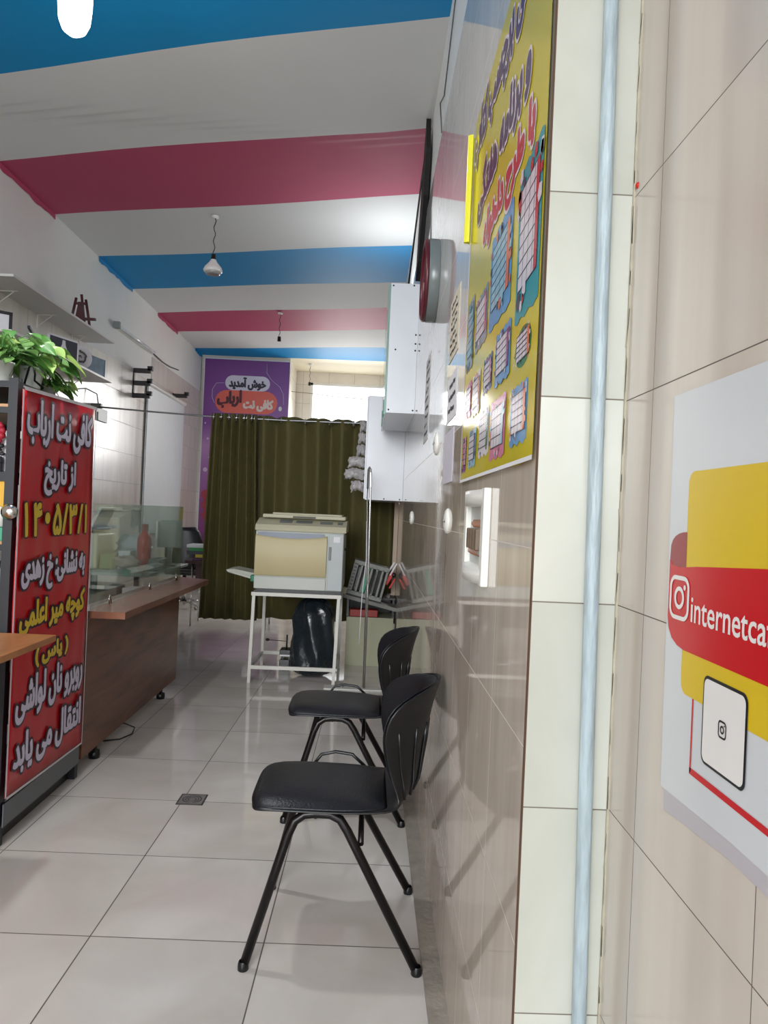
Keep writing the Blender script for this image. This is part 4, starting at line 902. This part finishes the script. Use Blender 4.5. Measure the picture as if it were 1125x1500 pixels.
# ------------------------------------------------------------ reception counter with glass
wpan = woodmat('walnut_laminate', (78, 46, 32), (124, 80, 58), (1, .5, 3.4), .35, 3)
wpan2 = woodmat('walnut_top', (104, 64, 46), (138, 90, 68), (1, .3, 1), .3, 7)
ct = thing('reception_counter', (-1.5, 4.6, 0), 'brown wood reception counter with overhanging ledge', 'counter')
MB().box(-1.395, -1.375, 3.70, 5.50, .075, .775).build('front_panel', wpan, ct)
MB().box(-2.02, -1.395, 5.475, 5.50, .075, .70).build('end_panel', wpan, ct)
MB().prism([(-1.47, 3.72, .775), (-1.196, 3.72, .775), (-1.196, 3.9, .775), (-1.178, 5.57, .775), (-1.44, 5.70, .775), (-1.47, 5.70, .775)], (0, 0, .035)).build('ledge', wpan2, ct)
MB().box(-2.10, -1.40, 3.72, 5.62, .68, .70).build('desk_surface', mat('black_desk', (22, 22, 24), .2), ct)
for (x, y) in ((-1.40, 5.20), (-1.40, 3.95), (-1.98, 5.3)):
    MB().lathe([(.012, .075), (.012, .045), (.028, .04), (.03, .02), (.028, 0), (0, 0)], (x, y, 0), 'z', 14).build('caster', black_pl, ct)
gp = thing('counter_glass', (-1.40, 4.7, .81), 'greenish clear glass screen standing on the wooden counter ledge', 'glass screen')
gg = glassmat('green_glass', (150, 170, 160), .07, (.94, .97, .955))
MB().box(-1.404, -1.398, 3.80, 5.60, .815, 1.348).build('pane', gg, gp)
MB().box(-1.92, -1.404, 5.594, 5.60, .815, 1.348).build('end_pane', gg, gp)
for y in (4.02, 4.75, 5.40):
    MB().tube([(-1.375, y - .015, .811), (-1.378, y - .012, .845), (-1.38, y, .86), (-1.378, y + .012, .845), (-1.375, y + .015, .811)], .004, 8).build('clip', chrome, gp)
tag(MB().tube([(-1.45, 4.22, .004), (-1.37, 4.26, .004), (-1.33, 4.36, .006), (-1.34, 4.44, .02), (-1.40, 4.42, .05), (-1.46, 4.3, .05)], .004, 7).build('floor_cable', black_pl), 'loop of thin black cable lying on the floor by the counter', 'cable')

# ------------------------------------------------------------ things behind the counter
dt = thing('back_desk', (-2.2, 7.0, 0), 'grey topped desk against the left wall behind the counter', 'desk')
MB().box(-2.76, -1.72, 5.9, 7.15, .775, .80, 0, .003).build('desk_top', mat('grey_top', (120, 128, 122), .35), dt)
for x in (-2.74, -2.2):
    for y in (5.95, 7.05): MB().box(x, x + .04, y, y + .04, 0, .775).build('leg', dark_frame, dt)
pn = thing('printer', (-2.28, 6.3, .80), 'pale grey printer with raised flap behind the glass screen', 'printer')
MB().box(-2.62, -2.22, 6.12, 6.55, .80, 1.10, 0, .02).build('body', mat('printer_grey', (158, 162, 150), .4), pn)
MB().obox((-2.42, 6.3, 1.13), (.36, .34, .03), (0, 0, 0), 0, .008).build('top_cover', mat('printer_dark', (84, 88, 84), .4), pn)
MB().obox((-2.27, 6.32, 1.20), (.03, .34, .26), (0, .42, 0), 0, .008).obox((-2.50, 6.32, 1.19), (.03, .34, .22), (0, .3, 0), 0, .008).build('flap', lgrey_pl, pn)
tag(MB().box(-2.09, -1.99, 6.25, 6.4, .80, .955, 0, .004).build('paper_box', paper), 'white upright paper box behind the counter glass beside green pack', 'box')
tag(MB().box(-2.21, -2.105, 6.15, 6.4, .80, .93, 0, .01).build('green_pack', mat('olive_pack', (86, 110, 78), .5)), 'dull green pack behind the glass between printer and white box', 'pack')
bo = thing('red_bottle', (-1.90, 6.35, .80), 'red plastic bottle with cap standing behind the glass screen', 'bottle')
MB().lathe([(0, 0), (.056, 0), (.060, .01), (.060, .10), (.056, .105), (.056, .16), (.060, .165), (.059, .25), (.048, .29), (.027, .31), (.025, .33)], (-1.905, 6.35, .80), 'z', 26).build('body', mat('bottle_red', (196, 40, 44), .25), bo)
MB().lathe([(.028, .328), (.030, .33), (.030, .38), (.025, .385), (0, .385)], (-1.905, 6.35, .80), 'z', 20).build('cap', mat('cap_red', (150, 26, 34), .3), bo)
mb = MB(); blob(mb, (-1.96, 6.08, .872), (.09, .09, .055), 16, 10, .3)
tag(mb.build('crumpled_paper', mat('pinkish_paper', (190, 170, 160), .6)), 'crumpled pinkish paper in front of the red bottle', 'paper')
mb = MB(); blob(mb, (-2.13, 6.78, .955), (.15, .12, .12), 18, 12, .25)
tag(mb.build('plastic_bag', mat('thin_bag', (196, 200, 204), .25, bump=.8, bscale=20)), 'crinkled translucent plastic bag behind the green pack', 'bag')
mo = thing('monitor', (-1.83, 6.85, .80), 'grey back of a computer monitor behind the counter glass', 'monitor')
MB().obox((-1.82, 6.85, 1.09), (.20, .04, .25), (0, 0, 0), 0, .006).build('screen_back', mat('monitor_grey', (150, 156, 154), .4), mo)
MB().obox((-1.925, 6.82, 1.08), (.02, .09, .25), (0, 0, 0), 0, .004).build('side_edge', white_pl, mo)
MB().box(-1.84, -1.80, 6.84, 6.87, .81, 1.0).build('neck', grey_pl, mo)
MB().box(-1.92, -1.73, 6.75, 6.95, .80, .812, 0, .004).build('foot', grey_pl, mo)
op = thing('card_printer', (-1.82, 6.35, .80), 'small grey machine with cables on desk under the monitor', 'machine')
MB().box(-1.825, -1.73, 6.2, 6.45, .80, .90, 0, .01).build('body', grey_pl, op)
MB().tube([(-1.825, 6.2, .85), (-1.84, 6.15, .81), (-1.82, 6.1, .81), (-1.78, 6.12, .84), (-1.74, 6.2, .86)], .006, 6).build('cable', black_pl, op)
tag(MB().box(-1.75, -1.62, 5.35, 5.5, .70, .745, 0, .004).build('white_carton', paper), 'small white carton on the black desk behind the counter clip', 'box')
tag(MB().box(-1.86, -1.77, 5.3, 5.48, .70, .76, 0, .004).build('black_carton', black_pl), 'small black carton beside the white carton on the desk', 'box')
# switch box and yellow note on the left wall
tag(MB().box(XL, XL + .03, 8.76, 8.95, 1.09, 1.28, 0, .004).build('wall_switch', grey_pl), 'dark grey switch box on the left wall beside the white blind', 'switch')
tag(MB().box(XL, XL + .004, 10.75, 11.15, 1.14, 1.31).build('yellow_note', mat('note_yellow', (206, 184, 40), .5)), 'yellow note stuck on the left wall tiles near the banner', 'note')
# roller blind with bead chains
rbd = thing('roller_blind', (XL + .03, 9.9, 1.0), 'plain white roller blind covering the left wall beyond the counter', 'blind')
MB().box(XL + .02, XL + .026, 9.07, 10.85, 1.0, 2.83).build('fabric', mat('blind_white', (214, 220, 224), .5), rbd)
MB().lathe([(.028, 0), (.028, 1.80)], (XL + .03, 9.06, 2.835), 'y', 16).build('roller', white_pl, rbd)
MB().box(XL + .014, XL + .034, 9.07, 10.85, .985, 1.01).build('bottom_bar', white_pl, rbd)
for dx in (.05, .075):
    mb = MB(); z = 2.83
    while z > 1.0: mb.box(XL + dx - .004, XL + dx + .004, 9.0 - dx, 9.008 - dx, z - .012, z); z -= .02
    mb.tube([(XL + dx, 9.004 - dx, 2.83), (XL + dx, 9.004 - dx, 1.0)], .002, 5); mb.build('bead_chain', mat('chain_blue_grey', (70, 84, 92), .5), rbd)
# brackets
def brk(x, y, z, h, arms, label):
    mb = MB().box(XL, XL + .012, y - .02, y + .02, z, z + h)
    for k in range(arms):
        zz = z + h * k / max(arms - 1, 1); mb.box(XL, XL + .20, y - .02, y + .02, zz - .03, zz + .022); mb.box(XL + .16, XL + .22, y - .02, y + .02, zz + .0, zz + .05)
    tag(mb.build('wall_bracket', mat('bracket_black', (36, 32, 34), .5)), label, 'bracket')
brk(0, 8.60, 2.61, .29, 3, 'black three-armed metal bracket on left wall at the blind chain')
brk(0, 10.3, 2.88, .03, 1, 'small black metal bracket at the far end of the white blind')
# fluorescent tube and wire
ft = thing('tube_light', (XL, 8.5, 3.24), 'unlit white fluorescent tube fitting high on left plaster wall', 'lamp')
MB().box(XL - .01, XL + .03, 7.9, 9.22, 3.22, 3.27, 0, .004).build('batten', white_pl, ft)
MB().tube([(XL + .05, 7.93, 3.235), (XL + .05, 9.19, 3.235)], .016, 12).build('tube', mat('tube_glass', (232, 236, 240), .15), ft)
MB().box(XL, XL + .06, 7.88, 7.92, 3.21, 3.28).build('end_cap', grey_pl, ft)
MB().tube([(XL, 9.22, 3.25), (XL + .01, 9.7, 3.22), (XL, 10.1, 3.235), (XL + .01, 10.5, 3.27)], .008, 6).build('lead_wire', mat('wire_dark', (90, 84, 80), .6), ft)

# ------------------------------------------------------------ wall shelves on the left
def wshelf(z, y0, y1, label):
    s_ = thing('wall_shelf', (XL, (y0 + y1) / 2, z), label, 'shelf')
    MB().box(XL - .008, -2.50, y0, y1, z, z + .018, 0, .001).build('board', mat('shelf_white', (206, 206, 202), .35), s_)
    for y in (y0 + .35, (y0 + y1) / 2, y1 - .3):
        mb = MB().box(XL, XL + .006, y, y + .014, z - .11, z - .001).box(XL, XL + .15, y, y + .014, z - .006, z - .0005).tube([(XL + .004, y + .007, z - .10), (XL + .12, y + .007, z - .006)], .003, 6); mb.build('bracket', white_metal, s_)
    return s_
wshelf(2.874, 5.10, 7.11, 'upper white wall shelf above the picture frames')
wshelf(2.495, 5.10, 7.10, 'lower white wall shelf holding pictures behind the plants')
# easel
es = thing('small_easel', (-2.62, 6.62, 2.892), 'small dark red wooden easel standing on the upper wall shelf', 'easel')
emr = mat('mahogany', (66, 22, 28), .4); yy = 6.62
mb = MB().tube([(-2.735, yy, 2.895), (-2.685, yy, 3.165)], .012, 6).tube([(-2.545, yy - .02, 2.895), (-2.60, yy, 3.15)], .012, 6).tube([(-2.64, yy + .12, 2.895), (-2.645, yy + .01, 3.20)], .012, 6); mb.build('leg', emr, es)
MB().box(-2.715, -2.50, yy - .03, yy, 2.965, 2.985).box(-2.70, -2.585, yy - .008, yy + .008, 3.105, 3.125).build('ledge', emr, es)
MB().prism([(-2.69, yy - .004, 2.97), (-2.60, yy - .004, 2.97), (-2.625, yy - .004, 3.13), (-2.665, yy - .004, 3.13)], (0, .008, 0)).build('back_board', emr, es)
# frames on lower shelf: (face +X, slightly turned)
Z2 = 2.514
def frame(x, y, wd, hh, label, fcol, pcol, rot, bw=.015, extra=None):
    o = thing('picture_frame', (x, y, Z2), label, 'picture frame')
    R = Matrix.Rotation(rot, 3, 'Z')
    def G(mb): mb.v = [tuple(R @ (Vector(v) - Vector((x, y, 0))) + Vector((x, y, 0))) for v in mb.v]; return mb
    mb = MB()
    for a in ((-wd / 2, -wd / 2 + bw, 0, hh), (wd / 2 - bw, wd / 2, 0, hh), (-wd / 2, wd / 2, 0, bw), (-wd / 2, wd / 2, hh - bw, hh)): mb.box(x - .008, x + .008, y + a[0], y + a[1], Z2 + a[2], Z2 + a[3])
    G(mb).build('frame', fcol, o)
    G(MB().box(x - .004, x + .004, y - wd / 2 + bw, y + wd / 2 - bw, Z2 + bw, Z2 + hh - bw)).build('picture', pcol, o)
    if extra: 
        mb = MB(); extra(mb, x + .0045, y); G(mb).build('figure', paper, o)
    return o
dk_ = mat('frame_dark', (44, 40, 44), .4)
frame(-2.66, 5.30, .12, .17, 'small dark framed picture at near end of the lower shelf', dk_, paper, -.9, .022)
def dress(mb, x, y): mb.prism([(x, y - .085, Z2 + .02), (x, y + .085, Z2 + .02), (x, y + .02, Z2 + .12), (x, y + .015, Z2 + .16), (x, y - .015, Z2 + .16), (x, y - .02, Z2 + .12)], (.001, 0, 0))
frame(-2.575, 6.13, .34, .185, 'white framed photo of a pale gown on dark ground, on lower shelf', paper, mat('photo_dark', (66, 66, 78), .3), -.35, .014, dress)
lp = thing('desk_lamp', (-2.60, 5.75, Z2), 'folded dark desk gadget lying on the lower shelf', 'gadget')
MB().obox((-2.60, 5.75, Z2 + .035), (.06, .30, .05), (0.0, 0, .1), 0, .006).obox((-2.62, 5.70, Z2 + .09), (.02, .26, .02), (-.35, 0, .1), 0, .004).build('body', mat('navy_grey', (62, 68, 82), .4), lp)
dp = thing('decorative_plate', (-2.60, 6.55, Z2), 'round white plate with dark rose drawing on the lower shelf', 'plate')
pc = (-2.60, 6.55, Z2 + .104)
MB().lathe([(0, .004), (.065, .004), (.100, .014), (.102, .010), (.06, 0), (0, 0)], pc, 'x', 32).build('plate', paper, dp)
mb = MB()
for k in range(7):
    r = .012 + .009 * k; a0 = k * 1.3; mb.tube([(pc[0] + .007, pc[1] + r * math.cos(a0 + a * .35), pc[2] + r * math.sin(a0 + a * .35)) for a in range(9)], .003, 5)
mb.build('rose_drawing', ink, dp); dp.rotation_euler.z = -.85
frame(-2.60, 6.92, .30, .19, 'blue and grey seascape picture at far end of lower shelf', mat('frame_grey', (150, 156, 160), .4), mat('photo_sea', (120, 150, 172), .3, noise=.5, nscale=14), -.2, .006)
tag(MB().box(XL, XL + .02, 7.50, 7.76, 2.18, 2.31, 0, .003).build('small_plaque', mat('plaque_green', (78, 100, 96), .4)), 'small dark green plaque on left wall below the shelves', 'plaque')

# ------------------------------------------------------------ far left: office chair, brown desk with books
oc = thing('office_chair', (-2.42, 9.8, 0), 'black office chair with chrome star base beyond the counter', 'chair')
mb = MB(); Pp = []
for i in range(13):
    a = -1 + i / 6; row = []
    for j in range(11):
        v = j / 10; hw = .24 * math.sqrt(max(0.05, 1 - (abs(v - .45) / .62) ** 3)); row.append((-2.42 + hw * a, 9.72 + .07 * a * a + .03 * v, .52 + .55 * v))
    Pp.append(row)
mb.grid(Pp); mb.build('backrest', black_leather, oc, solid=.03)
MB().box(-2.65, -2.19, 9.72, 10.15, .44, .51, 0, .03).build('seat', black_leather, oc)
MB().tube([(-2.42, 9.9, .08), (-2.42, 9.9, .44)], .025, 12).build('gas_lift', chrome, oc)
mb = MB()
for k in range(5):
    a = k * 2 * math.pi / 5 + .5; mb.tube([(-2.42, 9.9, .10), (-2.42 + .30 * math.cos(a), 9.9 + .30 * math.sin(a), .06)], [.025, .014], 8)
mb.build('star_base', chrome, oc)
for k in range(5):
    a = k * 2 * math.pi / 5 + .5; MB().lathe([(0, -.012), (.027, -.012), (.027, .012), (0, .012)], (-2.42 + .31 * math.cos(a), 9.9 + .31 * math.sin(a), .028), 'y', 14).build('caster', chrome, oc)
bd2 = thing('brown_desk', (-1.75, 8.7, 0), 'dark brown curved desk beyond the counter beside curtain', 'desk')
wdk = woodmat('dark_plum_wood', (58, 34, 40), (78, 48, 52), (1, 1, 1))
MB().prism([(-2.02, 8.25, .72), (-1.80, 8.12, .72), (-1.05, 8.10, .72), (-1.05, 8.85, .72), (-2.05, 8.85, .72)], (0, 0, .03)).build('desk_top', wdk, bd2)
MB().box(-1.92, -1.35, 8.35, 8.80, 0.45, .72).build('drawer_body', wdk, bd2)
for x in (-1.96, -1.12):
    for y in (8.38, 8.77): MB().tube([(x, y, 0), (x, y, .72)], .011, 8).build('leg', chrome, bd2)
for k, (cl, nm, lb) in enumerate((((70, 44, 80), 'purple', 'dark purple book at the bottom of the pile on brown desk'), ((212, 190, 60), 'yellow', 'yellow book with red marks in the pile on the brown desk'), ((60, 70, 80), 'slate', 'slate grey book in the pile on the brown desk'), ((40, 140, 70), 'green', 'green book near the top of the pile on brown desk'), ((206, 212, 214), 'white', 'white paper stack topping the pile on the brown desk'))):
    z = .75 + k * .036; b = MB().box(-2.0 + .03 * (k % 2) + (.07 if k < 2 else 0), -1.58, 8.22, 8.50, z, z + .035, 0, .003)
    tag(b.build('book', mat('book_' + nm, cl, .5)), lb, 'book', 'books piled on the brown desk')

# ------------------------------------------------------------ floor drain
fd = thing('floor_drain', (-.755, 3.43, 0), 'square metal floor drain with round grille in the white floor tiles', 'drain')
MB().box(-.815, -.70, 3.372, 3.488, .0005, .003).build('plate', mat('drain_metal', (150, 148, 144), .4, metal=.5), fd)
mb = MB()
for r in (.018, .030, .042): mb.tube([(-.757 + r * math.cos(a * math.pi / 10), 3.43 + r * math.sin(a * math.pi / 10), .0032) for a in range(20)], .0022, 5, closed=True)
for (a, b, c, d) in ((-.818, -.812, 3.37, 3.49), (-.703, -.697, 3.37, 3.49), (-.818, -.697, 3.369, 3.375), (-.818, -.697, 3.485, 3.491)): mb.box(a, b, c, d, .0005, .004)
mb.build('grille', mat('grille_dark', (70, 66, 64), .5), fd)
